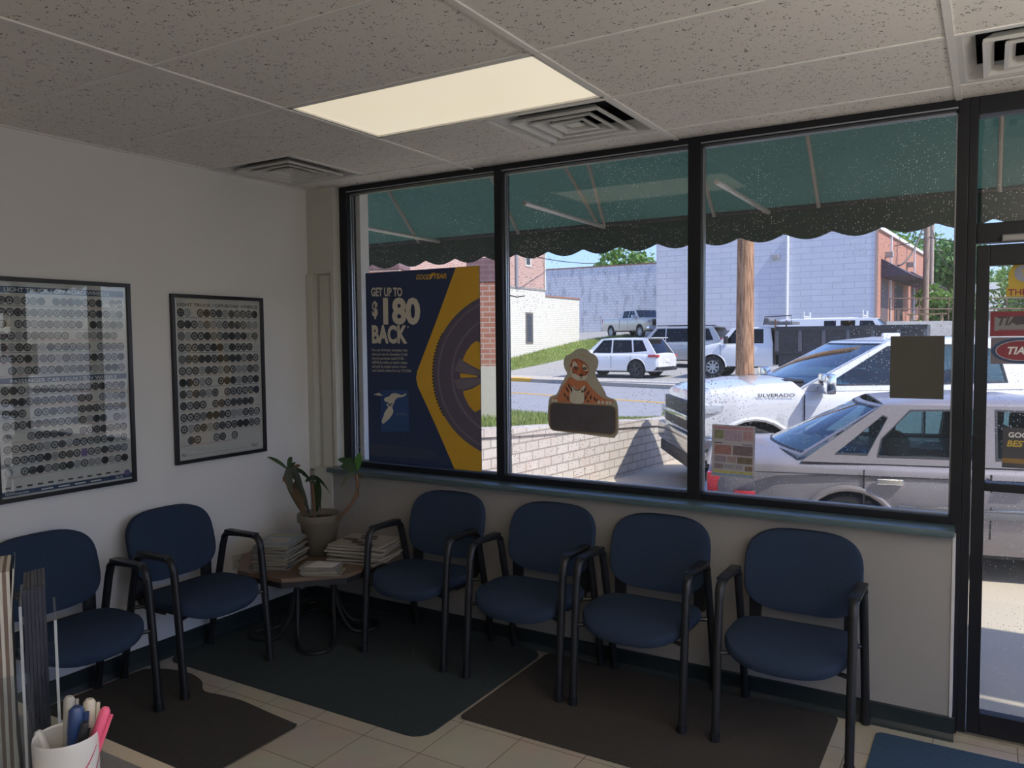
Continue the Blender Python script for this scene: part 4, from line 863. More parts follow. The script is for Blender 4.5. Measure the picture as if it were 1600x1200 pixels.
o = struct(mb.build('ground_lane_markings'))
mb = MB(); mb.add([rp(-90, 0, G), rp(90, 0, G), rp(90, 0, G+.14), rp(-90, 0, G+.14), rp(-90, .18, G+.14), rp(90, .18, G+.14)], [(0, 1, 2, 3), (3, 2, 5, 4)], CURB)
mb.add([rp(-.3, -.012, G+.01), rp(1.3, -.012, G+.01), rp(1.3, -.012, G+.145), rp(-.3, -.012, G+.145), rp(-.3, .6, G+.146), rp(1.3, .3, G+.146)], [(0, 1, 2, 3), (3, 2, 5, 4)], YEL); struct(mb.build('kerb'))
mb = MB(); vs = []; fs = []; ns, ntt = 60, 34
tt_ = [.18, 1, 2, 2.5, 3]+[3+k*1.1 for k in range(1, 25)]+[32, 38, 46, 60, 90]; NT = len(tt_)
for i in range(ns):
    s_ = -75+150*i/(ns-1)
    for t_ in tt_: q = RO+RD*s_+RN*t_; vs.append((q.x, q.y, gz(q.x, q.y)))
fw = []; fl = []
for i in range(ns-1):
    for j in range(NT-1):
        f = (i*NT+j, (i+1)*NT+j, (i+1)*NT+j+1, i*NT+j+1); (fw if tt_[j] < 2 else fl).append(f)
mb.add(vs, fw, CONC); o = mb.build('ground_sidewalk'); struct(o)
mb = MB(); mb.add(vs, fl, ASPH); struct(mb.build('ground_parking_lot'))
# low brick retaining wall with the raised verge behind it
LWB = brick('pale painted brick', (.58, .53, .47), (.52, .46, .40), (.30, .26, .22), bw=.26, bh=.105, ms=.010, dirt=.35, dcol=(.42, .22, .16), dscale=4)
wl = [tuple(wxy(a_, b_)) for a_, b_ in ((-1.55, 6.45), (-.8, 7.4), (0, 8.4), (1.0, 9.75), (1.96, 11.0), (2.45, 11.65))]
WT = lambda f: lerp(.98, .60, min(1, f/.8))-.12*max(0, f-.8)
VQ = lambda a, f: a+Vector((FWD.x, FWD.y))*((-9.4-tperp(a.x, a.y))/Vector((FWD.x, FWD.y)).dot(RN))+RD*(-3*(1-f))
mb = MB(); wpts = smoothp([(x, y, 0) for x, y in wl], 3, closed=False); n = len(wpts); vs = []
for i, (x, y, _) in enumerate(wpts):
    a = Vector(wpts[min(i+1, n-1)])-Vector(wpts[max(i-1, 0)]); nn = Vector((a.y, -a.x, 0)).normalized()*.11
    top = WT(i/(n-1))
    for q, z_ in ((nn, G), (nn, top-.08), (nn*1.25, top-.08), (nn*1.25, top), (-nn*1.25, top), (-nn, G)): vs.append((x+q.x, y+q.y, z_))
fs = [(i*6+k, (i+1)*6+k, (i+1)*6+k+1, i*6+k+1) for i in range(n-1) for k in range(5)]+[tuple(range(6)), tuple(range((n-1)*6, n*6))]
mb.add(vs, fs, LWB); tag(mb.build('retaining_wall'), 'low pale brick retaining wall beyond the middle window', 'wall')
mb = MB(); vs = []; m_ = 9
for i, (x, y, _) in enumerate(wpts):
    a = Vector((x, y)); q = VQ(a, i/n)
    for k in range(m_):
        u = k/(m_-1); pxy = a.lerp(q, u); vs.append((pxy.x, pxy.y, lerp(WT(i/(n-1))-.07, G+.015, min(1, u*1.02)**1.0)+.012*sin(7*i+3*k)*(1-u)))
mb.add(vs, [(i*m_+k, (i+1)*m_+k, (i+1)*m_+k+1, i*m_+k+1) for i in range(n-1) for k in range(m_-1)], GRS); mb.build('verge_ground')['kind'] = 'structure'
def grass(name, pts_fn, N, h, label, seed, m):
    q = random.Random(seed); mb = MB(); vs = []; fs = []
    for k in range(N):
        x, y, z_ = pts_fn(q); a = q.uniform(0, 2*pi); hh = h*q.uniform(.5, 1.3); wv = h*.12; o_ = len(vs)
        vs += [(x-wv*cos(a), y-wv*sin(a), z_-.01), (x+wv*cos(a), y+wv*sin(a), z_-.01), (x+q.uniform(-.4, .4)*hh, y+q.uniform(-.4, .4)*hh, z_+hh)]; fs.append((o_, o_+1, o_+2))
    mb.add(vs, fs, m); o = mb.build(name, recalc=False); tag(o, label, 'grass', kind='stuff')
GRB = leafmat('grass blade', (.16, .24, .05), (.33, .34, .10), .2)
def vp(q):
    i = q.uniform(0, n-1.001); k = q.uniform(0, 1)**1.3; i0 = int(i); a = Vector(wpts[i0][:2]).lerp(Vector(wpts[i0+1][:2]), i-i0); b = VQ(a, i/n); p_ = a.lerp(b, k)
    return p_.x, p_.y, lerp(WT(i/(n-1))-.07, G+.015, k)
grass('verge_grass', vp, 14000, .08, 'patchy green verge grass behind the low brick wall', 3, GRB)

# ------------------------------------------------------------------ awning
CNV = leafmat('dark green canvas', (.030, .076, .054), (.036, .086, .062), .45); CNVI = CNV
t = empty('storefront_awning', (2, .35, 2.5), 'dark green canvas awning with scalloped valance over the storefront', 'awning')
def T(o, r): o.location = Vector(o.location)-r.location; o.parent = r; return o
AX0, AX1, AYF = -1.5, 7.2, 1.5
mb = MB(); ny = 10; nx = 58; vs = []; SL = .96
for i in range(nx+1):
    x = AX0+(AX1-AX0)*i/nx
    for j in range(ny+1): y = .352+(AYF-.352)*j/ny; z_ = 2.525+(AYF-y)*SL; vs.append((x, y, z_-.008*abs(sin((x-1.45)*pi/1.45))*sin(pi*j/ny)))
mb.add(vs, [(i*(ny+1)+j, (i+1)*(ny+1)+j, (i+1)*(ny+1)+j+1, i*(ny+1)+j+1) for i in range(nx) for j in range(ny)], CNV); T(mb.build('canopy', smooth=True), t)
mb = MB(); vs = []; sc_ = .285
nx = int((AX1-AX0)/.019)
for i in range(nx+1):
    x = AX0+(AX1-AX0)*i/nx; ph = ((x-.13)/sc_) % 1; zb = 2.372-.042*(1-abs(cos(pi*ph))**1.0 if 0 else sin(pi*ph))+.0
    wv = .006*sin(x*11)
    for z_, y in ((2.53, AYF), (2.45, AYF+.004+wv*.5), (zb, AYF+.006+wv)): vs.append((x, y, z_))
    for z_, y in ((zb, AYF+.003+wv), (2.53, AYF-.003)): vs.append((x, y, z_))
mb.add(vs, [(i*5+k, (i+1)*5+k, (i+1)*5+(k+1) % 5, i*5+(k+1) % 5) for i in range(nx) for k in (0, 1, 2, 3)], CNV); T(mb.build('valance', smooth=True), t)
AF = P('awning frame tube', (.34, .30, .25), .45, metal=.3, var=.15)
mb = MB(); mb.tube([(AX0, AYF-.02, 2.53), (AX1, AYF-.02, 2.53)], .014, P('dark frame tube', (.05, .05, .05), .5)); T(mb.build('front_rail', smooth=True), t)
for x in (-1.4, .0, 1.45, 2.6, 3.86, 5.2, 6.6):
    if x in (1.45, 2.6, .0, 5.2): mb = MB(); mb.tube([(x, .352, 2.525), (x, AYF-.02, 2.515)], .015, P('bright strut', (.55, .52, .48), .35, metal=.4)); T(mb.build('strut', smooth=True), t)
for x in (-1.4, -.2, .75, 1.18, 1.62, 2.25, 2.905, 3.86, 4.6, 5.3, 6.2, 7.1):
    y0 = .36 if x not in (1.18, 1.62) else .36
    mb = MB(); x1 = x
    if x == 1.18: x1 = 1.42
    if x == 1.62: x1 = 1.46
    mb.tube([(x, .352, 2.52+(AYF-.352)*SL-.03), (x1, AYF-.03, 2.52)], .013, AF); T(mb.build('rib', smooth=True), t)
mb = MB(); vs = [(AX0, .352, 2.5), (AX0, AYF, 2.525), (AX0, .352, 2.525+(AYF-.352)*SL), (AX1, .352, 2.5), (AX1, AYF, 2.525), (AX1, .352, 2.525+(AYF-.352)*SL)]
mb.add(vs, [(0, 1, 2), (3, 4, 5)], CNV); T(mb.build('side_panel'), t)

# ------------------------------------------------------------------ vehicles
TINT = glassmat('car glass', (.58, .68, .70), 1.0); TINTD = glassmat('dark car glass', (.06, .08, .10), 1.0)
SEAT = P('car seat cloth', (.06, .065, .075), .9, var=.2); LAMPC = P('headlamp', (.55, .57, .6), .1, var=.3, coat=1); LAMPR = P('tail lamp red', (.55, .03, .04), .15, coat=1, var=.2); LAMPO = P('amber lamp', (.6, .22, .04), .2, coat=1)
RIMG = P('alloy rim', (.42, .43, .45), .3, metal=.7); RIMD = P('dark alloy rim', (.06, .06, .065), .3, metal=.5); SEAM = P('panel gap', (.03, .03, .035), .8)
def interp(tab, x):
    if x >= tab[0][0]: return tab[0][1]
    for (a, va), (b, vb) in zip(tab, tab[1:]):
        if b <= x <= a: return lerp(va, vb, (a-x)/(a-b) if a != b else 0)
    return tab[-1][1]
def wheel(parent, x, y, r, side, rim, name='wheel', spokes=6, rr_=.62, dw=.11):
    mb = MB(); Mx = Matrix.Translation((x, y, r)) @ Matrix.Rotation(R(-90)*side, 4, 'X')
    mb.lathe([(r*rr_, -dw), (r*.93, -dw), (r, -dw*.8), (r*1.0, dw*.75), (r*.955, dw*.98), (r*.8, dw*1.05), (r*rr_, dw*.93)], RUBBER, n=36, M=Mx, cap=False)
    w_ = mb.build(name, parent, smooth=True)
    mb = MB(); mb.lathe([(r*rr_*1.02, dw*.97), (r*rr_*.93, dw*.95), (r*rr_*.9, dw*.3)], rim, n=30, M=Mx, cap=False); mb.lathe([(r*rr_*.9, dw*.28), (.01, dw*.28)], DARK, n=24, M=Mx, cap=False)
    mb.lathe([(r*.16, dw*.3), (r*.16, dw*.84), (r*.1, dw*.9), (.001, dw*.9)], rim, n=16, M=Mx, cap=False)
    for k in range(spokes):
        Ms = Mx @ Matrix.Rotation(2*pi*k/spokes, 4, 'Z'); h = r*.085
        mb.add([(r*.1, -h, dw*.86), (r*.1, h, dw*.86), (r*rr_*.95, h*.8, dw*.9), (r*rr_*.95, -h*.8, dw*.9), (r*.1, -h, dw*.5), (r*.1, h, dw*.5), (r*rr_*.95, h*.8, dw*.6), (r*rr_*.95, -h*.8, dw*.6)], [(0, 1, 2, 3), (0, 3, 7, 4), (1, 2, 6, 5), (0, 1, 5, 4), (2, 3, 7, 6)], rim, Ms)
    mb.build('rim', w_, smooth=False)
def vehicle(name, label, pos, rz, c, group=None, cat='car'):
    """c: L, W, top table, plan table, rocker, wheels [(x)], r, arch, greenhouse A,B,C,D, roof z, belt z, windows, paint"""
    t = empty(name, pos, label, cat, group, rz=rz)
    L, W = c['L'], c['W']; hl = L/2; paint = c['paint']; r = c['r']; ra = c.get('arch', r*1.17); roc = c['rock']; archz = c.get('archz', r)
    xs_ = set([hl, hl-.03, hl-.1, -hl, -hl+.03, -hl+.1]); k = int(L/.12)
    for i in range(k+1): xs_.add(round(hl-L*i/k, 3))
    for x, _ in c['top']+c['plan']: xs_.add(x)
    for xw in c['wx']:
        for a in range(0, 19): xs_.add(round(xw+ra*cos(pi*a/18), 4))
    xs_ = sorted([x for x in xs_ if -hl <= x <= hl], reverse=True)
    zbt = c.get('bot', [(hl, roc), (-hl, roc)])
    vs = []; N = len(xs_); waist = c.get('waist', .62); tuck = c.get('tuck', .05); cr = c.get('crown', .035); em = []
    for x in xs_:
        zt = interp(c['top'], x); w_ = interp(c['plan'], x)*W/2; zb = interp(zbt, x)
        for xw in c['wx']:
            if abs(x-xw) < ra: zb = max(zb, archz+math.sqrt(max(0, ra*ra-(x-xw)**2)))
        zb = min(zb, zt-.05); zz = lambda f: max(zb, roc+(zt-roc)*f)
        prof = [(w_-tuck*.9, zb), (w_-tuck*.35, max(zb, roc+(zt-roc)*.12)), (w_-.004, zz(.42)), (w_, zz(waist)), (w_-.012, zz(.80)), (w_-.03, zt-.055), (w_-.065, zt-.018), (w_-.13, zt), (w_*.5, zt+cr*.75), (0, zt+cr)]
        full = prof+[(-y, z_) for y, z_ in reversed(prof[:-1])]
        for y, z_ in full: vs.append((x, y, z_))
    m_ = 19; fs = [(i*m_+k, (i+1)*m_+k, (i+1)*m_+k+1, i*m_+k+1) for i in range(N-1) for k in range(m_-1)]
    mb = MB(); mb.add(vs, fs+[tuple(range(m_)), tuple(reversed(range((N-1)*m_, N*m_)))], paint)
    lowm = c.get('lower')
    mb.add(vs, [(i*m_+m_-1, (i+1)*m_+m_-1, (i+1)*m_, i*m_) for i in range(N-1)], DARK)
    mb.build('body', t, smooth=True)
    # wheel wells
    mb = MB()
    for xw in c['wx']: mb.box(xw-ra*.98, xw+ra*.98, -W/2+.22, W/2-.22, roc+.0, archz+ra*.9, DARK)
    mb.box(-hl+.5, hl-.5, -W/2+.2, W/2-.2, roc-.06, roc+.05, DARK)
    mb.build('underbody', t)
    for xw in c['wx']:
        for s_ in (1, -1): wheel(t, xw, s_*(W/2-.125), r, s_, c.get('rim', RIMG), spokes=c.get('spokes', 6), rr_=c.get('rr', .62))
    for xw in c['wx']:
        for s_ in (1, -1):
            mb = MB(); ww = interp(c['plan'], xw)*W/2; pts = []
            for k in range(15):
                a = pi*k/14; zz_ = archz+(ra+.012)*sin(a)
                pts.append((xw+(ra+.012)*cos(a), s_*(ww-.012-tuck*.5*max(0, 1-(zz_-roc)/.3)), zz_))
            mb.tube(pts, .026, c.get('lip', paint), n=8); mb.build('arch_lip', t, smooth=True)
    # greenhouse
    if 'gh' in c:
        xA, xB, xC, xD = c['gh']; zb, zr = c['belt'], c['roof']; wb = W/2-c.get('inb', .075); wr = W/2-c.get('inr', .21); gt = c.get('glass', TINT)
        yy = lambda z_: lerp(wb, wr, (z_-zb)/(zr-zb)); outer = [(xA, zb-.03), (xB, zr)]+c.get('roofpts', [])+[(xC, zr), (xD, zb-.03)]
        for s_ in (1, -1):
            fn = lambda u, v, d, s_=s_: (u, s_*(yy(v)+d), v)
            mb = MB(); mb.plate(outer, fn, paint, holes=c['win'], th=.05); mb.build('pillar_frame', t)
            for wn in c['win']:
                mb = MB(); mb.plate(wn, lambda u, v, d, s_=s_: (u, s_*(yy(v)-.014+d), v), gt, th=.005); mb.build('side_window', t)
                mb = MB(); cxw = sum(p[0] for p in wn)/len(wn); czw = sum(p[1] for p in wn)/len(wn)
                mb.plate([(cxw+(a-cxw)*1.02, czw+(b-czw)*1.04) for a, b in wn], lambda u, v, d, s_=s_: (u, s_*(yy(v)+d+.003), v), c.get('trim', DARK), holes=[[(cxw+(a-cxw)*.985, czw+(b-czw)*.96) for a, b in wn]], th=.004); mb.build('window_trim', t)
        # roof
        mb = MB(); vs = []; K = 12
        for i in range(K+1):
            x = lerp(xB, xC, i/K); e = min(i, K-i)/K; zc = zr+c.get('rc', .05)*min(1, e*3.2+.25)
            for f, dz in ((1, -.01), (.985, .18), (.93, .5), (.8, .75), (.5, .93), (0, 1), (-.5, .93), (-.8, .75), (-.93, .5), (-.985, .18), (-1, -.01)): vs.append((x, wr*f*1.0, zr-.004+(zc-zr)*dz))
        mb.add(vs, [(i*11+k, (i+1)*11+k, (i+1)*11+k+1, i*11+k+1) for i in range(K) for k in range(10)]+[tuple(range(11)), tuple(reversed(range(K*11, K*11+11)))], paint)
        mb.build('roof', t, smooth=True)
        def scr(x0, x1, nm, m, fr, bow=.1):
            def pt(u, v, d): return (lerp(x0, x1, v)+fr*(bow*(1-.6*v)*(1-u*u)+d), u*(lerp(wb, wr, v)-.02), lerp(zb-.02, zr, v)+(c.get('lift', 0) if fr < 0 else 0)*(1-v)*(1-.5*u*u))
            def grid(us, vs_, d, m_, th, mb):
                nu, nv = len(us), len(vs_); V = [pt(u, v, d) for u in us for v in vs_]+[pt(u, v, d-th) for u in us for v in vs_]; N_ = nu*nv
                F = [(i*nv+j, (i+1)*nv+j, (i+1)*nv+j+1, i*nv+j+1) for i in range(nu-1) for j in range(nv-1)]; F += [tuple(N_+k for k in reversed(f)) for f in F]
                mb.add(V, F, m_)
            U = [lerp(-.95, .95, k/12) for k in range(13)]; V_ = [lerp(.05, .95, k/5) for k in range(6)]
            mb = MB(); grid(U, V_, -.004, m, .004, mb); mb.build(nm, t, smooth=True)
            mb = MB(); UU = [lerp(-1, 1, k/12) for k in range(13)]
            grid(UU, [0, .05], 0, paint, .01, mb); grid(UU, [.95, 1.0], 0, paint, .01, mb); grid([-1, -.95], [k/5 for k in range(6)], 0, paint, .01, mb); grid([.95, 1], [k/5 for k in range(6)], 0, paint, .01, mb)
            U2 = [lerp(-.965, .965, k/12) for k in range(13)]
            grid(U2, [.04, .065], .003, DARK, .003, mb); grid(U2, [.93, .96], .003, DARK, .003, mb); mb.build(nm+'_surround', t, smooth=True)
        scr(xA, xB, 'windshield', TINT, 1, c.get('bowf', .14)); scr(xD, xC, 'rear_window', gt, -1, c.get('bowr', .05))
        # interior
        mb = MB()
        for sx in c.get('seats', [(xA+xD)/2+.25]):
            for s_ in (.36, -.36): mb.box(sx-.10, sx+.06, s_-.24, s_+.24, zb-.15, zb+.16, SEAT, bev=.05); mb.box(sx-.12, sx-.02, s_-.13, s_+.13, zb+.17, zb+.33, SEAT, bev=.04)
        mb.box(xA-.35, xA+.0, -wb+.1, wb-.1, zb-.02, zb+.045, DARK, bev=.02)
        mb.build('seats', t, smooth=True)
    for s_ in (1, -1):
        ys_ = s_*(W/2-.002)
        for xs2 in c.get('seams', []):
            mb = MB(); z0 = c.get('seamz', roc+.12)
            for k in range(6):
                za, zb_ = lerp(z0, c['belt']-.07, k/6), lerp(z0, c['belt']-.07, (k+1)/6)
                f = ((za+zb_)/2-roc)/(c['belt']-roc); yo = -tuck*.35*max(0, 1-f/.42)-.006*max(0, (f-.7)/.3)
                mb.box(xs2-.005, xs2+.005, min(ys_+s_*yo, ys_+s_*yo-s_*.01)-.0, max(ys_+s_*yo, ys_+s_*yo-s_*.01)+.004, za, zb_, SEAM)
            mb.build('door_gap', t)
        for hx in c.get('handles', []):
            mb = MB(); hz = c.get('hz', c['belt']-.13); mb.box(hx-.09, hx+.09, min(ys_, ys_+s_*.03), max(ys_, ys_+s_*.03), hz-.022, hz+.022, c.get('hm', CHROME), bev=.008); mb.build('door_handle', t)
    for nm, m, (x0, x1, y0, y1, z0, z1), bv in c.get('bits', []):
        for s_ in ((1, -1) if y0 > 0 else (1,)):
            mb = MB(); a, b = (y0*s_, y1*s_) if s_ > 0 else (-y1, -y0); mb.box(x0, x1, a, b, z0, z1, m, bev=bv); mb.build(nm, t, smooth=True)
    if 'mirror' in c:
        mx, mz, mm = c['mirror']; sz = c.get('msz', 1)
        for s_ in (1, -1):
            mb = MB(); y0 = W/2-.04; a, b = sorted((s_*(y0+.02), s_*(y0+.24*sz))); mb.box(mx-.06, mx+.05, a, b, mz-.09*sz, mz+.10*sz, mm, bev=.03); mb.box(mx-.03, mx+.03, min(s_*(y0-.06), s_*(y0+.08)), max(s_*(y0-.06), s_*(y0+.08)), mz-.07, mz-.03, DARK); mb.build('side_mirror', t, smooth=True)
    return t
def paintm(name, col, rough=.25, metal=0, coat=1): return P(name, col, rough, metal, .5, .02, 3, coat=coat)
# silver sedan parked along the storefront, tail to the left
SIL = paintm('champagne silver paint', (.30, .275, .285), .4, .3, .3)
th = R(13); Ls, Ws = 4.5, 1.70
_pn = lw(2.47, 5.8); cxs = _pn.x+cos(th)*1.23-sin(th)*Ws/2; cys = _pn.y+sin(th)*1.23+cos(th)*Ws/2
hl = Ls/2
sedan = dict(L=Ls, W=Ws, paint=SIL, rock=.20, r=.295, arch=.335, wx=[1.37, -1.23], rim=RIMG, spokes=10, crown=.075,
  top=[(hl, .62), (hl-.05, .68), (1.9, .74), (1.2, .80), (1.0, .83), (.9, .825), (-1.4, .83), (-1.75, .835), (-2.1, .82), (-hl+.06, .80), (-hl, .74)],
  plan=[(hl, .80), (hl-.08, .90), (hl-.4, .97), (.8, 1), (-1.0, 1), (-hl+.5, .965), (-hl+.15, .90), (-hl, .82)],
  belt=.85, roof=1.245, gh=(1.08, .25, -.98, -1.56), inb=.075, inr=.23, rc=.06, seats=[.05, -.85], waist=.7, bowr=.26, lift=.06, tuck=.05,
  win=[[(.86, .875), (.17, 1.205), (-.24, 1.215), (-.26, .875)], [(-.35, .875), (-.33, 1.215), (-.80, 1.205), (-1.0, 1.0), (-1.03, .875)], [(-1.10, .885), (-.955, 1.15), (-.99, 1.165), (-1.32, .885)]],
  seams=[.80, -.31, -1.13], handles=[-.16, -.96], hz=.705, glass=TINT, trim=P('dark window trim', (.05, .05, .055), .4, var=.1), mirror=(.68, .93, SIL), msz=.8,
  bits=[('side_moulding', P('grey moulding', (.22, .22, .23), .5), (-.9, 1.0, Ws/2-.004, Ws/2+.014, .465, .53), .004), ('chrome_strip', CHROME, (-.9, 1.0, Ws/2+.0, Ws/2+.017, .525, .537), .002), ('rear_bumper', SIL, (-hl-.07, -hl+.25, -Ws/2+.08, Ws/2-.08, .30, .52), .03), ('front_bumper', SIL, (hl-.2, hl+.09, -Ws/2+.06, Ws/2-.06, .30, .52), .03), ('tail_lamp', LAMPR, (-hl-.008, -hl+.10, .38, Ws/2-.12, .55, .70), .01), ('side_marker', LAMPR, (-hl+.20, -hl+.36, Ws/2-.09, Ws/2-.045, .53, .58), .006),
        ('shoulder_crease', SEAM, (-hl+.25, 1.9, Ws/2-.034, Ws/2-.004, .735, .739), 0), ('licence_plate', WHITEP, (-hl-.016, -hl-.004, -.15, .15, .60, .72), .002)])
vehicle('sedan', 'old silver grey four door sedan parked right outside the window', (cxs, cys, G), th, sedan)
# white crew cab pickup behind it, nose to the left
WHT_P = paintm('white paint', (.80, .80, .80), .25)
Lt, Wt = 5.2, 1.90; hl = Lt/2; hq = hl+.25
fn_ = lw(1.72, 8.55); ang = CR[2]+pi
ctr = lw(1.97+hl, 8.55+Wt/2); 
truck = dict(L=Lt, W=Wt, paint=WHT_P, rock=.42, r=.385, arch=.475, archz=.39, wx=[hq-.90, hq-.90-3.42], rim=RIMG, spokes=6, rr=.66,
  top=[(hl, .98), (hl-.06, 1.12), (hl-.2, 1.19), (hq-.9, 1.245), (hq-1.35, 1.265), (hq-1.42, 1.21), (-.5, 1.20), (-.95, 1.20), (-1.0, 1.25), (-hl, 1.25)],
  plan=[(hl, .80), (hl-.12, .93), (hl-.45, .995), (hl-1.5, .985), (-1.5, .985), (-hl+.15, .98), (-hl, .95)], waist=.66, tuck=.03,
  belt=1.20, roof=1.70, gh=(hq-1.38, hq-2.40, -.98, -1.13), inb=.055, inr=.17, rc=.06, seats=[.35, -.55], glass=TINT,
  win=[[(hq-1.68, 1.235), (hq-2.38, 1.64), (hq-2.66, 1.66), (hq-2.68, 1.235)], [(hq-2.77, 1.235), (hq-2.76, 1.66), (-.5, 1.65), (-.74, 1.58), (-.80, 1.25)]],
  seams=[hq-1.43, hq-2.73, -1.0], handles=[hq-2.45, hq-3.4], mirror=(hq-1.62, 1.25, CHROME), msz=1.15, hz=1.05,
  bits=[('headlight', LAMPC, (hl-.42, hl-.02, Wt/2-.33, Wt/2-.035, .93, 1.03), .015), ('grille', DARK, (hl-.05, hl+.02, -.62, .62, .72, 1.05), .02), ('grille_bar', CHROME, (hl+.0, hl+.045, -.70, .70, .84, .90), .01), ('front_bumper', CHROME, (hl-.30, hl+.07, -Wt/2+.05, Wt/2-.05, .47, .70), .05), ('lower_valance', DARK, (hl-.3, hl+.05, -Wt/2+.15, Wt/2-.15, .32, .47), .03),
        ('headlight_lower', LAMPC, (hl-.12, hl+.02, Wt/2-.30, Wt/2-.06, .74, .90), .015), ('roof_antenna', WHT_P, (-.05, .16, -.03, .03, 1.745, 1.795), .02), ('rear_bumper', CHROME, (-hl-.1, -hl+.1, -Wt/2+.05, Wt/2-.05, .5, .66), .03), ('tail_lamp', LAMPR, (-hl-.004, -hl+.1, Wt/2-.12, Wt/2-.01, .85, 1.2), .01),
        ('wiper_cowl', DARK, (hq-1.50, hq-1.30, -.72, .72, 1.255, 1.285), .01)])
tk = vehicle('pickup_truck', 'large white crew cab pickup with chrome mirrors parked behind the silver sedan', (ctr.x, ctr.y, G), ang, truck, cat='truck')
mb = MB(); tfn = lambda u, v, d: (hq-.78-u, Wt/2-.008+d, v); text(mb, 'SILVERADO', tfn, P('badge grey', (.05, .05, .06), .3, metal=.3), .050, .14, 1.115, bold=.02, fitw=.40, depth=.004); mb.build('badge', tk, recalc=False)
# far vehicles
def place(px, D): q = cw(px, D); q.z = gz(q.x, q.y); return q
def suv_spec(L, W, Hh, paint, rim=RIMG, **k):
    hl = L/2; s_ = Hh/1.66; b = .98*s_; rf = Hh-.07
    d = dict(L=L, W=W, paint=paint, rock=.28*s_, r=.36*s_, arch=.425*s_, archz=.36*s_, wx=[hl-.93, -hl+.95], rim=rim, spokes=5, rr=.68,
      top=[(hl, .70*s_), (hl-.08, .88*s_), (hl-.5, .97*s_), (hl-1.15, 1.03*s_), (hl-1.25, b), (-hl+.25, b), (-hl+.06, b), (-hl, .93*s_)],
      plan=[(hl, .76), (hl-.1, .88), (hl-.5, .97), (.5, 1), (-hl+.6, .99), (-hl+.1, .93), (-hl, .87)],
      belt=b, roof=rf, gh=(hl-1.05, hl-1.75, -hl+.55, -hl+.10), inb=.08, inr=.22, rc=.06, seats=[.2, -.7], glass=TINTD,
      win=[[(hl-1.38, b+.04), (hl-1.85, rf-.06), (hl-2.25, rf-.05), (hl-2.27, b+.04)], [(hl-2.35, b+.04), (hl-2.33, rf-.05), (-hl+1.25, rf-.06), (-hl+1.15, b+.06)], [(-hl+1.08, b+.07), (-hl+1.17, rf-.06), (-hl+.75, rf-.07), (-hl+.5, b+.12)]],
      seams=[hl-1.25, hl-2.31, -hl+1.2], handles=[hl-2.12, hl-3.1], hm=paint, mirror=(hl-1.4, b+.06, paint),
      bits=[('tail_lamp', LAMPR, (-hl-.01, -hl+.42, W/2-.2, W/2-.01, b-.14, b-.03), .02), ('rear_bumper', DARK, (-hl-.04, -hl+.3, -W/2+.08, W/2-.08, .3*s_, .45*s_), .04), ('headlight', LAMPC, (hl-.4, hl-.04, W/2-.36, W/2-.09, .72*s_, .82*s_), .02), ('rear_spoiler', paint, (-hl+.3, -hl+.66, -W/2+.25, W/2-.25, rf+.02, rf+.05), .01), ('licence_plate', WHITEP, (-hl-.02, -hl-.005, -.16, .16, .62*s_, .74*s_), .002)])
    d.update(k); return d
q = place(968, 33.4); vehicle('sport_utility_vehicle', 'white sport utility vehicle with dark windows parked across the street behind the tiger cutout', q, R(174), suv_spec(4.4, 1.84, 1.64, WHT_P, RIMD))
SLV = paintm('silver suv paint', (.42, .43, .43), .3, .3)
q = place(1060, 37.6); sv = suv_spec(5.1, 2.0, 1.86, SLV, RIMG); sv['bits'] = [b for b in sv['bits'] if b[0] != 'tail_lamp']+[('tail_lamp', LAMPR, (-5.1/2-.01, -5.1/2+.12, .78, .99, .95, 1.32), .02), ('roof_rack', DARK, (-1.6, .8, .62, .67, 1.87, 1.91), .01)]
vehicle('sport_utility_vehicle', 'silver grey sport utility vehicle parked behind the white one across the street', q, R(176), sv)
q = place(1098, 40.6); vehicle('sport_utility_vehicle', 'dark red sport utility vehicle, only its rear corner showing beside the dump truck', q, R(178), suv_spec(4.2, 1.8, 1.46, paintm('dark maroon paint', (.10, .03, .035)), RIMG))
TANP = paintm('champagne tan paint', (.82, .72, .54), .3, .15)
Lp, Wp = 5.9, 2.0; h2 = Lp/2
pk = dict(L=Lp, W=Wp, paint=TANP, rock=.5, r=.42, arch=.5, archz=.42, wx=[h2-.95, -h2+1.2], rim=RIMG, spokes=8,
  top=[(h2, 1.0), (h2-.08, 1.22), (h2-.8, 1.33), (h2-1.3, 1.36), (h2-1.38, 1.32), (-h2+2.4, 1.32), (-h2+2.35, 1.40), (-h2, 1.40)], plan=[(h2, .84), (h2-.12, .95), (h2-.4, 1), (-h2, .98)],
  belt=1.31, roof=1.86, gh=(h2-1.15, h2-1.8, -h2+2.55, -h2+2.42), inb=.06, inr=.2, seats=[.3], glass=TINTD, win=[[(h2-1.45, 1.35), (h2-1.9, 1.8), (h2-2.35, 1.81), (h2-2.37, 1.35)], [(h2-2.45, 1.35), (h2-2.43, 1.81), (-h2+2.75, 1.8), (-h2+2.7, 1.35)]],
  seams=[h2-1.35, h2-2.41, -h2+2.38], handles=[h2-2.2, h2-3.0], mirror=(h2-1.45, 1.4, CHROME), msz=1.3, bits=[('headlight', LAMPC, (h2-.3, h2-.01, Wp/2-.36, Wp/2-.05, .98, 1.16), .02), ('grille', DARK, (h2-.05, h2+.04, -.6, .6, .8, 1.2), .03), ('front_bumper', CHROME, (h2-.2, h2+.16, -.95, .95, .55, .76), .05), ('tail_lamp', LAMPR, (-h2-.01, -h2+.08, .86, .98, 1.0, 1.35), .01)])
q = place(994, 54.5); vehicle('pickup_truck', 'champagne tan pickup truck parked against the stained white wall', q, R(-36), pk, cat='truck')
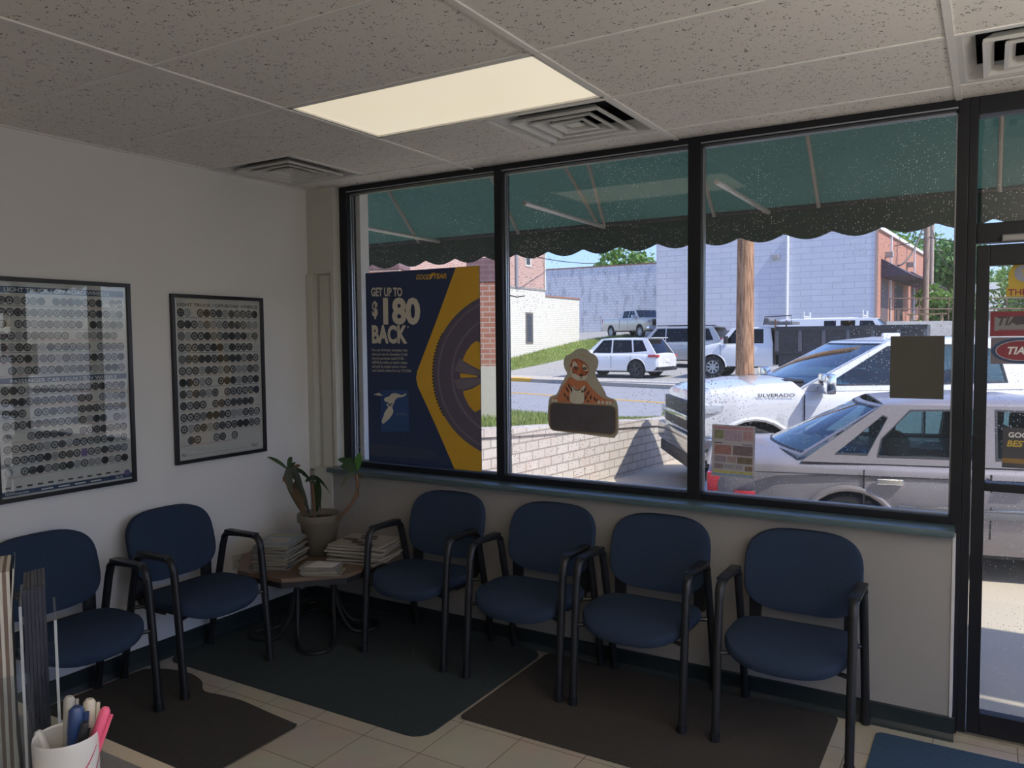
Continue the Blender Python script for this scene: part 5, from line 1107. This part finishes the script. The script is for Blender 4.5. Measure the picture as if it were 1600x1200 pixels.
# white cab truck with black dump bed
t = None
Lc, Wc = 3.1, 1.95; h3 = Lc/2
cab = dict(L=Lc, W=Wc, paint=WHT_P, rock=.45, r=.42, arch=.50, archz=.42, wx=[h3-.85], rim=RIMG, spokes=8, rr=.58,
  top=[(h3, .92), (h3-.08, 1.12), (h3-.7, 1.28), (h3-1.1, 1.36), (h3-1.2, 1.30), (-h3, 1.30)], plan=[(h3, .82), (h3-.12, .93), (h3-.5, 1), (-h3, .99)],
  belt=1.29, roof=1.90, gh=(h3-1.0, h3-1.55, -h3+.12, -h3+.0), inb=.06, inr=.19, seats=[-.7], glass=TINTD, win=[[(h3-1.3, 1.33), (h3-1.68, 1.84), (h3-2.1, 1.85), (h3-2.12, 1.33)], [(h3-2.35, 1.33), (h3-2.34, 1.85), (-h3+.38, 1.84), (-h3+.35, 1.33)]],
  seams=[h3-1.15, h3-2.2], handles=[h3-2.35], hm=DARK, mirror=(h3-1.4, 1.45, DARK), msz=1.5, bits=[('headlight', LAMPC, (h3-.25, h3+.0, Wc/2-.32, Wc/2-.06, .86, 1.06), .02), ('front_bumper', P('grey bumper', (.2, .2, .21), .5), (h3-.2, h3+.16, -.93, .93, .5, .74), .03)])
hd = R(181); q = place(1152, 31.2); T0 = vehicle('dump_truck', 'white cab work truck with a black steel dump bed behind the utility pole', q, hd, cab, cat='truck')
BLK = P('worn black steel', (.04, .042, .047), .55, var=.5, scale=6)
mb = MB(); x1, x0 = -h3-.12, -h3-5.1
mb.box(x0, x1, -1.05, -1.0, .95, 1.93, BLK); mb.box(x0, x1, 1.0, 1.05, .95, 1.93, BLK); mb.box(x0, x1, -1.05, 1.05, .90, .98, BLK); mb.box(x1-.05, x1, -1.05, 1.05, .95, 1.93, BLK); mb.box(x0, x0+.05, -1.05, 1.05, .95, 1.93, BLK)
for s_ in (1, -1):
    mb.box(x0, x1, min(s_*1.03, s_*1.12), max(s_*1.03, s_*1.12), 1.78, 1.86, BLK); mb.box(x0, x1, min(s_*1.03, s_*1.10), max(s_*1.03, s_*1.10), .95, 1.03, BLK)
    for k in range(7): xx = lerp(x0+.06, x1-.06, k/6); mb.box(xx-.06, xx+.06, min(s_*1.03, s_*1.10), max(s_*1.03, s_*1.10), 1.0, 1.8, P('scuffed steel rib', (.12, .125, .135), .5, var=.3))
    mb.box(x0, x1-.1, min(s_*.98, s_*1.0), max(s_*.98, s_*1.0), .45, .92, BLK)
mb.box(x0+.2, -h3+.3, -.4, .4, .5, .9, DARK); mb.build('dump_bed', T0)
mb = MB(); RST = P('rusty steel tube', (.15, .08, .05), .7, var=.4)
mb.tube([(x1+.02, 1.0, .9), (x1+.02, 1.0, 2.2)], .03, RST); mb.tube([(x1+.02, -1.0, .9), (x1+.02, -1.0, 2.2)], .03, RST); mb.tube([(x1-.55, 1.0, 2.0), (x1-.55, 1.0, 2.33), (x1+.4, 1.0, 2.3), (x1+.45, 1.0, 2.0)], .02, BLK); mb.build('rack', T0)
mb = MB(); mb.box(x1-.5, x1+.45, -.9, .95, 2.02, 2.12, P('tarp roll', (.16, .16, .17), .8, var=.4)); mb.tube([(x1+.35, -.9, 2.17), (x1+.35, .95, 2.17)], .09, P('tarp roll', (.16, .16, .17))); mb.build('tarp_roll', T0)
for s_ in (1, -1): wheel(T0, -h3-3.6, s_*.82, .42, s_, RIMG)
# white van
Lv, Wv = 5.5, 1.98; h4 = Lv/2
van = dict(L=Lv, W=Wv, paint=WHT_P, rock=.35, r=.36, arch=.42, wx=[h4-.85, -h4+1.1], rim=RIMG, spokes=8,
  top=[(h4, .9), (h4-.06, 1.08), (h4-.55, 1.2), (h4-.75, 1.15), (-h4, 1.15)], plan=[(h4, .82), (h4-.12, .93), (h4-.5, 1), (-h4, .97)], belt=1.14, roof=2.02, gh=(h4-.62, h4-1.25, -h4+.15, -h4+.03), inb=.04, inr=.17, rc=.09, seats=[1.2], glass=TINTD,
  win=[[(h4-.98, 1.2), (h4-1.38, 1.90), (h4-1.9, 1.91), (h4-1.92, 1.2)], [(h4-2.1, 1.45), (h4-2.1, 1.93), (h4-2.7, 1.93), (h4-2.7, 1.45)], [(h4-2.9, 1.45), (h4-2.9, 1.93), (h4-3.4, 1.93), (h4-3.4, 1.45)]],
  seams=[h4-.9, h4-1.98], handles=[h4-1.75], mirror=(h4-.95, 1.3, DARK), msz=1.3, bits=[('ladder_rack', WHITEP, (.9, .98, -.8, .8, 2.13, 2.17), .01), ('ladder_rack', WHITEP, (-1.6, -1.52, -.8, .8, 2.13, 2.17), .01), ('rack_post', WHITEP, (.9, .98, .70, .78, 2.05, 2.38), .01), ('rack_post', WHITEP, (-1.6, -1.52, .70, .78, 2.05, 2.38), .01), ('headlight', LAMPC, (h4-.2, h4+.01, .6, .9, .78, .98), .02)])
q = place(1316, 36.5); vehicle('van', 'white work van with a ladder rack parked behind the black dump bed', q, R(0), van, cat='van')

# ------------------------------------------------------------------ buildings across the street
def bl(name, parent, boxes, m, **k):
    mb = MB()
    for b in boxes: mb.box(*b, m)
    return mb.build(name, parent, **k)
def rel(t, o): o.parent = t; o.location = -Vector(t.location)+o.location; return o
WBK = brick('white painted block', (.74, .74, .77), (.69, .70, .74), (.48, .49, .54), bw=1.1, bh=.33, ms=.014, dirt=.25, dcol=(.42, .44, .48), dscale=.8)
MLD = brick('mildewed white block', (.86, .84, .82), (.78, .76, .75), (.50, .49, .49), bw=.42, bh=.21, ms=.014, dirt=.75, dcol=(.25, .25, .26), dscale=2.4, stretch=3.5)
RBK = brick('orange red brick', (.50, .20, .12), (.42, .15, .09), (.5, .38, .3), bw=.22, bh=.08, ms=.008)
WPB = brick('white painted old brick', (.80, .77, .66), (.74, .70, .59), (.46, .43, .36), bw=.24, bh=.11, ms=.014, dirt=.3, dcol=(.40, .35, .26), dscale=3)
OBR = brick('weathered red brick', (.50, .26, .19), (.42, .19, .14), (.55, .48, .42), bw=.22, bh=.085, ms=.014, dirt=.5, dcol=(.58, .46, .40), dscale=5)
CP = P('coping terracotta', (.35, .16, .11), .8); DKG = P('dark glazing', (.06, .07, .08), .15, var=.2); STN = P('stone trim', (.62, .58, .5), .8)
# white block warehouse
cor = lw(19.2, 42); cor.z = 0
hdg = 0
t = empty('white_block_building', (cor.x, cor.y, 0), 'tall white painted block building behind the parked vehicles', 'building')
mb = MB(); mb.box(-12.2, 0, 0, .35, 0, 7.45, WBK); rel_ = mb.build('front_wall', t)
mb = MB(); mb.box(-12.2, -11.9, .35, 11, 0, 7.45, WBK); mb.box(-12.2, 0, 10.7, 11, 0, 7.4, WBK); mb.box(-.45, -.35, .3, 11, 0, 7.2, WBK); mb.build('side_wall', t)
mb = MB(); mb.box(-12.2, 0, .35, 11, 7.0, 7.15, DARK); mb.build('roof', t)
mb = MB(); mb.tube([(-4.55, -.09, .6), (-4.55, -.09, 7.3)], .075, P('white downpipe', (.85, .85, .84), .5)); mb.build('downpipe', t, smooth=True)
mb = MB(); mb.box(-5.35, -5.0, -.22, 0, 6.05, 6.3, P('lamp housing', (.45, .42, .36), .5), bev=.02); mb.build('wall_lamp', t)
mb = MB(); mb.box(-.12, 0.02, -.02, .0, .5, 7.45, P('corner quoin', (.55, .38, .30), .7)); mb.build('corner_strip', t)
# mildewed wall building behind, to the left
t = empty('stained_block_building', (cor.x-12.2, cor.y+11.6, 0), 'long pale block building with dark mildew stains and a terracotta coping', 'building')
z1 = 7.35
mb = MB(); mb.box(-14, .4, 0, .35, 0, z1, MLD); mb.build('front_wall', t)
mb = MB(); mb.box(-14, .4, -.05, .4, z1, z1+.08, CP); mb.build('coping', t)
mb = MB(); mb.box(-14, .4, .3, 8, 6.6, 6.7, DARK); mb.build('roof', t)
# red brick building with awnings, facing right
rb = empty('red_brick_building', (cor.x, cor.y, 0), 'orange red brick building with two dark sloping awnings', 'building', rz=R(86.6))
MR = Matrix.Identity(4)   # local x runs along the facade away from the viewer, local -y faces the street (+x world)
mb = MB(); mb.box(0.05, 21.5, -.02, .35, 0, 7.3, RBK); mb.build('facade', rb)
mb = MB(); mb.box(0.0, 21.6, -.14, .4, 7.3, 7.5, P('white coping', (.7, .66, .6), .6)); mb.build('coping', rb)
for xx in (3.6, 12.4, 18.6): 
    mb = MB(); mb.box(xx, xx+.13, -.12, -.02, .5, 7.3, P('white downpipe', (.85, .85, .84))); mb.build('downpipe', rb)
for xx in (2.0, 9.6): 
    mb = MB(); mb.box(xx, xx+.35, -.42, -.02, 6.0, 6.3, P('lamp housing', (.45, .42, .36)), bev=.02); mb.build('wall_lamp', rb)
for a, b in ((.9, 10.5), (11.3, 18.6)):
    mb = MB(); mb.add([(a, -.03, 5.85), (b, -.03, 5.75), (b, -1.45, 4.95), (a, -1.45, 4.95), (a, -.03, 4.85), (b, -.03, 4.85)], [(0, 1, 2, 3), (0, 3, 4), (1, 5, 2), (3, 2, 5, 4)], P('slate awning canvas', (.075, .065, .09), .8)); mb.build('awning', rb)
for a, b in ((1.0, 3.1), (5.3, 8.2), (11.8, 13.6)):
    mb = MB(); mb.box(a, b, -.04, .02, 1.2, 4.8, P('shuttered doorway', (.14, .10, .10), .6)); mb.build('doorway', rb)
# old brick building with painted ground floor, left
zt_ = 8.6
t = empty('old_brick_building', (-18, 30, 0), 'old red brick building with a white painted ground floor and a lower white annex', 'building')
mb = MB(); mb.box(-6, 0, -6.3, 6.28, 4.5, zt_, OBR); mb.build('upper_wall', t)
mb = MB(); mb.box(-6, 0, -6.3, 6.28, -.3, 4.5, WPB); mb.build('painted_ground_floor', t)
mb = MB(); mb.box(-6, .04, -6.3, 6.32, 4.46, 4.56, P('grey ledge', (.3, .27, .24), .8)); mb.build('ledge', t)
mb = MB(); mb.box(-6, 0, 6.28, 10.65, -.3, 4.15, WPB); mb.build('annex', t)
mb = MB(); mb.box(-6, .06, 6.28, 10.7, 4.15, 4.22, CP); mb.build('annex_coping', t)
for y0, y1, z0, z1 in ((4.0, 4.8, 1.48, 3.2), (1.2, 1.9, 1.2, 3.2), (4.0, 4.65, 5.7, 7.9), (1.2, 1.9, 5.7, 7.9)):
    mb = MB(); mb.box(-.02, .03, y0, y1, z0, z1, STN if z0 > 4 else P('brown window frame', (.16, .13, .11), .7)); w_ = mb.build('window_frame', t)
    mb = MB(); mb.box(.0, .035, y0+.1, y1-.14, z0+.1, z1-.1, DKG); mb.build('window_pane', w_)
mb = MB(); mb.box(.0, .1, 2.9, 3.1, 4.5, zt_, P('grey downpipe', (.25, .25, .27), .6)); mb.box(0, .08, 6.1, 6.24, 4.5, zt_, STN); mb.build('downpipe', t)
mb = MB(); mb.tube([(0, 1.4, 4.1), (.9, 1.6, 3.9), (1.3, 1.7, 3.95)], .03, DARK); mb.build('sign_bracket', t)
# grassy bank in front of it
mb = MB(); bank_in = [(-17.9, y, z_) for y, z_ in ((22, .2), (28, .45), (32.2, .72), (36, 1.15), (40.6, 1.62), (44, 1.8), (48, 2.0))]
vs = []
for i, (x, y, z_) in enumerate(bank_in):
    for k in range(6):
        u = k/5; xx = x+u*(1.1+.5*i/6); yy_ = y-u*1.6; vs.append((xx, yy_, lerp(z_, gz(xx, yy_)+.01, u**.8)))
mb.add(vs, [(i*6+k, (i+1)*6+k, (i+1)*6+k+1, i*6+k+1) for i in range(6) for k in range(5)], GRS); mb.build('bank_ground')['kind'] = 'structure'
def bk(q):
    i = q.uniform(0, 5.99); u = q.random(); i0 = int(i); a = Vector(bank_in[i0]).lerp(Vector(bank_in[i0+1]), i-i0); xx = a.x+u*(1.1+.5*i/6); yy_ = a.y-u*1.6; return xx, yy_, lerp(a.z, gz(xx, yy_), u**.8)
grass('bank_grass', bk, 9000, .13, 'sunlit grass strip along the foot of the white painted brick annex', 5, GRB)
# nearer brick piers seen through the left window
PBK = brick('pier orange brick', (.48, .21, .13), (.40, .15, .09), (.52, .42, .34), bw=.22, bh=.085, ms=.010); MAU = brick('mauve painted brick', (.22, .12, .125), (.19, .10, .105), (.26, .17, .17), bw=.22, bh=.085, ms=.01); CRS = P('cream render', (.60, .55, .45), .85, var=.08)
def pier(pxa, pxb, D, v_top, v_band, v_base, label, ztop_extra=0):
    a = cw(pxa, D); b = cw(pxb, D); hz_ = 531; f = lambda v: CAM.z-(v-hz_)/FPX*D
    zt, zm, zb = f(v_top)+ztop_extra, f(v_band), f(v_base); wd = (b-a).length; ctr_ = (a+b)/2
    t = empty('brick_pier', (ctr_.x, ctr_.y, G), label, 'brick pier', rz=CR[2]+R(-8))
    mb = MB(); mb.box(-wd/2, wd/2, 0, .6, zb-G, zm-G, PBK); mb.build('brick_shaft', t)
    mb = MB(); mb.box(-wd/2-.01, wd/2+.01, -.01, .61, zm-G, zt-G, MAU); mb.build('painted_band', t)
    mb = MB(); mb.box(-wd/2, wd/2, 0, .6, 0, zb-G, CRS); mb.build('rendered_base', t)
pier(731, 779, 13, 404, 441, 572, 'orange brick pier with a mauve band, right of the rebate poster')
pier(548, 626, 12, 380, 420, 640, 'orange brick pier with a mauve band, left of the rebate poster', .6)
# loading dock wall, railing, house roof behind
t = empty('loading_dock', (lw(18.9, 37).x, lw(18.9, 37).y, 0), 'grey concrete loading dock wall with a rusty railing', 'loading dock', rz=R(37))
mb = MB(); mb.box(-1.6, 14, 0, .3, .0, 2.40, P('grey dock concrete', (.36, .35, .33), .85, var=.3, scale=4)); mb.build('dock_wall', t)
for k in range(8):
    mb = MB(); mb.tube([(-1.4+k*1.45, .1, 2.38), (-1.4+k*1.45, .1, 3.45)], .03, RST); mb.build('railing_post', t)
mb = MB(); mb.tube([(-1.4, .1, 3.45), (8.75, .1, 3.45)], .03, RST); mb.tube([(-1.4, .1, 2.95), (8.75, .1, 2.95)], .03, RST); mb.build('railing_rail', t)
t = empty('picnic_table', (lw(21.3, 41).x, lw(21.3, 41).y, 2.38), 'tan wooden table on the loading dock behind the railing', 'table')
mb = MB(); mb.box(-.9, .9, -.4, .4, .42, .48, P('tan boards', (.42, .27, .13), .7, var=.2)); mb.build('tabletop', t)
for sx in (-.7, .7):
    mb = MB(); mb.box(sx-.05, sx+.05, -.35, .35, 0, .42, P('tan boards', (.42, .27, .13))); mb.build('leg', t)
t = empty('grey_roofed_house', (lw(47, 78).x, lw(47, 78).y, 0), 'low house with a pale grey roof among the trees on the right', 'house')
mb = MB(); mb.box(-9, 9, -3, 5, 0, 4.0, P('pale siding', (.5, .48, .45), .8)); mb.build('wall', t)
mb = MB(); mb.add([(-9.5, -3.5, 4.0), (9.5, -3.5, 4.0), (9.5, 5.5, 4.0), (-9.5, 5.5, 4.0), (-9.5, 1, 6.9), (9.5, 1, 6.9)], [(0, 1, 5, 4), (2, 3, 4, 5), (0, 4, 3), (1, 2, 5), (0, 3, 2, 1)], P('pale grey shingles', (.42, .42, .41), .9, var=.1)); mb.build('roof', t)
t = empty('long_shed', (lw(72, 104).x, lw(72, 104).y, 0), 'long pale shed seen through the door glass', 'shed')
mb = MB(); mb.box(-12, 14, -2, 4, 0, 6.4, P('shed cladding', (.45, .42, .38), .8, var=.1)); mb.build('wall', t)
mb = MB(); mb.box(-12.2, 14.2, -2.3, 4.3, 6.4, 6.6, P('shed roof', (.4, .4, .4), .6)); mb.build('roof', t)

# ------------------------------------------------------------------ poles and wires
WPM = wood_pole_mat()
q = cw(1164, 27); t = empty('utility_pole', (q.x, q.y, G), 'thick brown wooden utility pole standing in front of the dump truck', 'utility pole')
mb = MB(); mb.lathe([(.31, -.1), (.305, .5), (.27, 5), (.25, 9.5)], WPM, n=24); mb.build('pole_shaft', t, smooth=True)
t_ = t; GWP = P('grey weathered wood', (.36, .26, .19), .85, var=.3, scale=5)
q = cw(1445, 46); t = empty('utility_pole', (q.x, q.y, .3), 'front one of the two close set poles by the red brick building', 'utility pole'); mb = MB(); mb.lathe([(.19, 0), (.15, 10)], GWP, n=14); mb.build('pole_shaft', t, smooth=True)
q2 = cw(1453, 49); t = empty('utility_pole', (q2.x, q2.y, .3), 'rear one of the two close set poles by the red brick building', 'utility pole'); mb = MB(); mb.lathe([(.15, 0), (.12, 10)], P('pale weathered wood', (.42, .33, .27), .85, var=.3), n=14); mb.build('pole_shaft', t, smooth=True)
def wire(a, b, sag, label, r=.025):
    mb = MB(); pts = []
    for k in range(17): u = k/16; p_ = Vector(a).lerp(Vector(b), u); p_.z -= sag*4*u*(1-u); pts.append(p_)
    mb.tube(pts, r, DARK, n=5); tag(mb.build('overhead_wire'), label, 'wire')
P1 = cw(1445, 46)
f_ = lambda px, v, D: CAM+ray(px, v)*(D/ray(px, v).dot(FWD))
wire(f_(1446, 345, 46), f_(1403, 415, 44.5), .6, 'black service cable drooping from the twin poles to the red brick building', .05)
wire(f_(1457, 360, 46), f_(1496, 415, 44), .8, 'cable curving down to the right of the twin poles')
wire(f_(1450, 370, 46), f_(1560, 374, 40), .2, 'level wire running right from the twin poles at valance height')
wire(f_(1300, 380, 46), f_(1446, 372, 46), .4, 'thin wire running left from the twin poles over the red brick roof')
wire(f_(1530, 452, 45), f_(1605, 446, 45), .1, 'wire crossing the top of the door glass'); wire(f_(1530, 470, 45), f_(1605, 474, 45), .1, 'lower wire crossing the door glass')
wire(f_(840, 402, 42), f_(932, 411.5, 58.5), .1, 'wire above the stained block building')

# ------------------------------------------------------------------ trees
TRK = P('tree bark', (.12, .08, .05), .9, var=.3)
LF = [leafmat('tree leaf light', (.12, .26, .05), (.26, .40, .10), .3), leafmat('tree leaf mid', (.07, .18, .04), (.16, .30, .08), .3)]
def tree(px, D, ztop, rad, label, seed, m, zlow=2.5, N=3500, ls=.32):
    q = random.Random(seed); p_ = cw(px, D); zg = gz(p_.x, p_.y) if tperp(p_.x, p_.y) < 90 else 1
    t = empty('tree', (p_.x, p_.y, zg), label, 'tree', 'trees beyond the buildings'); hT = ztop-zg
    mb = MB(); mb.tube([(0, 0, -.2), (.1, 0, hT*.4), (0, .1, hT*.75)], [.25, .18, .06], TRK, n=8)
    for k in range(6): a = q.uniform(0, 6.28); mb.tube([(0, 0, hT*.35), (rad*.5*cos(a), rad*.5*sin(a), hT*.7)], [.1, .03], TRK, n=5)
    mb.build('trunk', t, smooth=True)
    bl_ = [(q.uniform(-.6, .6)*rad, q.uniform(-.6, .6)*rad, q.uniform(zlow-zg+rad*.3, hT-rad*.3), q.uniform(.35, .6)*rad) for _ in range(16)]
    mb = MB(); vs = []; fs = []
    for k in range(N):
        cx_, cy_, cz_, r_ = q.choice(bl_); d = Vector((q.gauss(0, 1), q.gauss(0, 1), q.gauss(0, 1))).normalized()*r_*q.uniform(.65, 1.05); c_ = Vector((cx_, cy_, cz_))+d
        a = Vector((q.gauss(0, 1), q.gauss(0, 1), q.gauss(0, 1))).normalized(); b = a.cross(Vector((q.gauss(0, 1), q.gauss(0, 1), q.gauss(0, 1)))).normalized(); s_ = ls*q.uniform(.5, 1.1); o_ = len(vs)
        vs += [c_-a*s_, c_-b*s_*.5, c_+a*s_, c_+b*s_*.5]; fs.append((o_, o_+1, o_+2, o_+3))
    mb.add(vs, fs, m); mb.build('foliage', t, recalc=False)
tree(978, 74, 9.8, 3.0, 'bright green tree top showing above the stained block wall', 1, LF[0], 4)
tree(1016, 84, 10.8, 3.8, 'second green tree top above the stained wall, next to the white building', 9, LF[1], 4)
tree(938, 83, 9.1, 1.3, 'sparse small tree top left of the others above the stained wall', 4, LF[0], 6, N=260, ls=.22)
tree(1482, 66, 9.2, 3.2, 'rounded green tree between the twin poles and the window post', 2, LF[1], 5.6)
tree(1440, 75, 10.8, 3.4, 'pale green tree rising behind the red brick building', 3, LF[0], 4)
tree(1482, 47, 4.6, 1.7, 'bushy green tree in front of the grey roofed house', 5, LF[0], 1, N=2500, ls=.25)
tree(1400, 90, 17, 3.0, 'tall thin tree behind the roof of the red brick building', 6, LF[0], 10, N=600)
tree(1570, 92, 9.5, 4, 'distant tree above the long shed in the door glass', 7, LF[0], 4)
tree(1640, 60, 7.8, 4, 'leafy tree at the right edge of the door glass', 8, LF[0], 1)
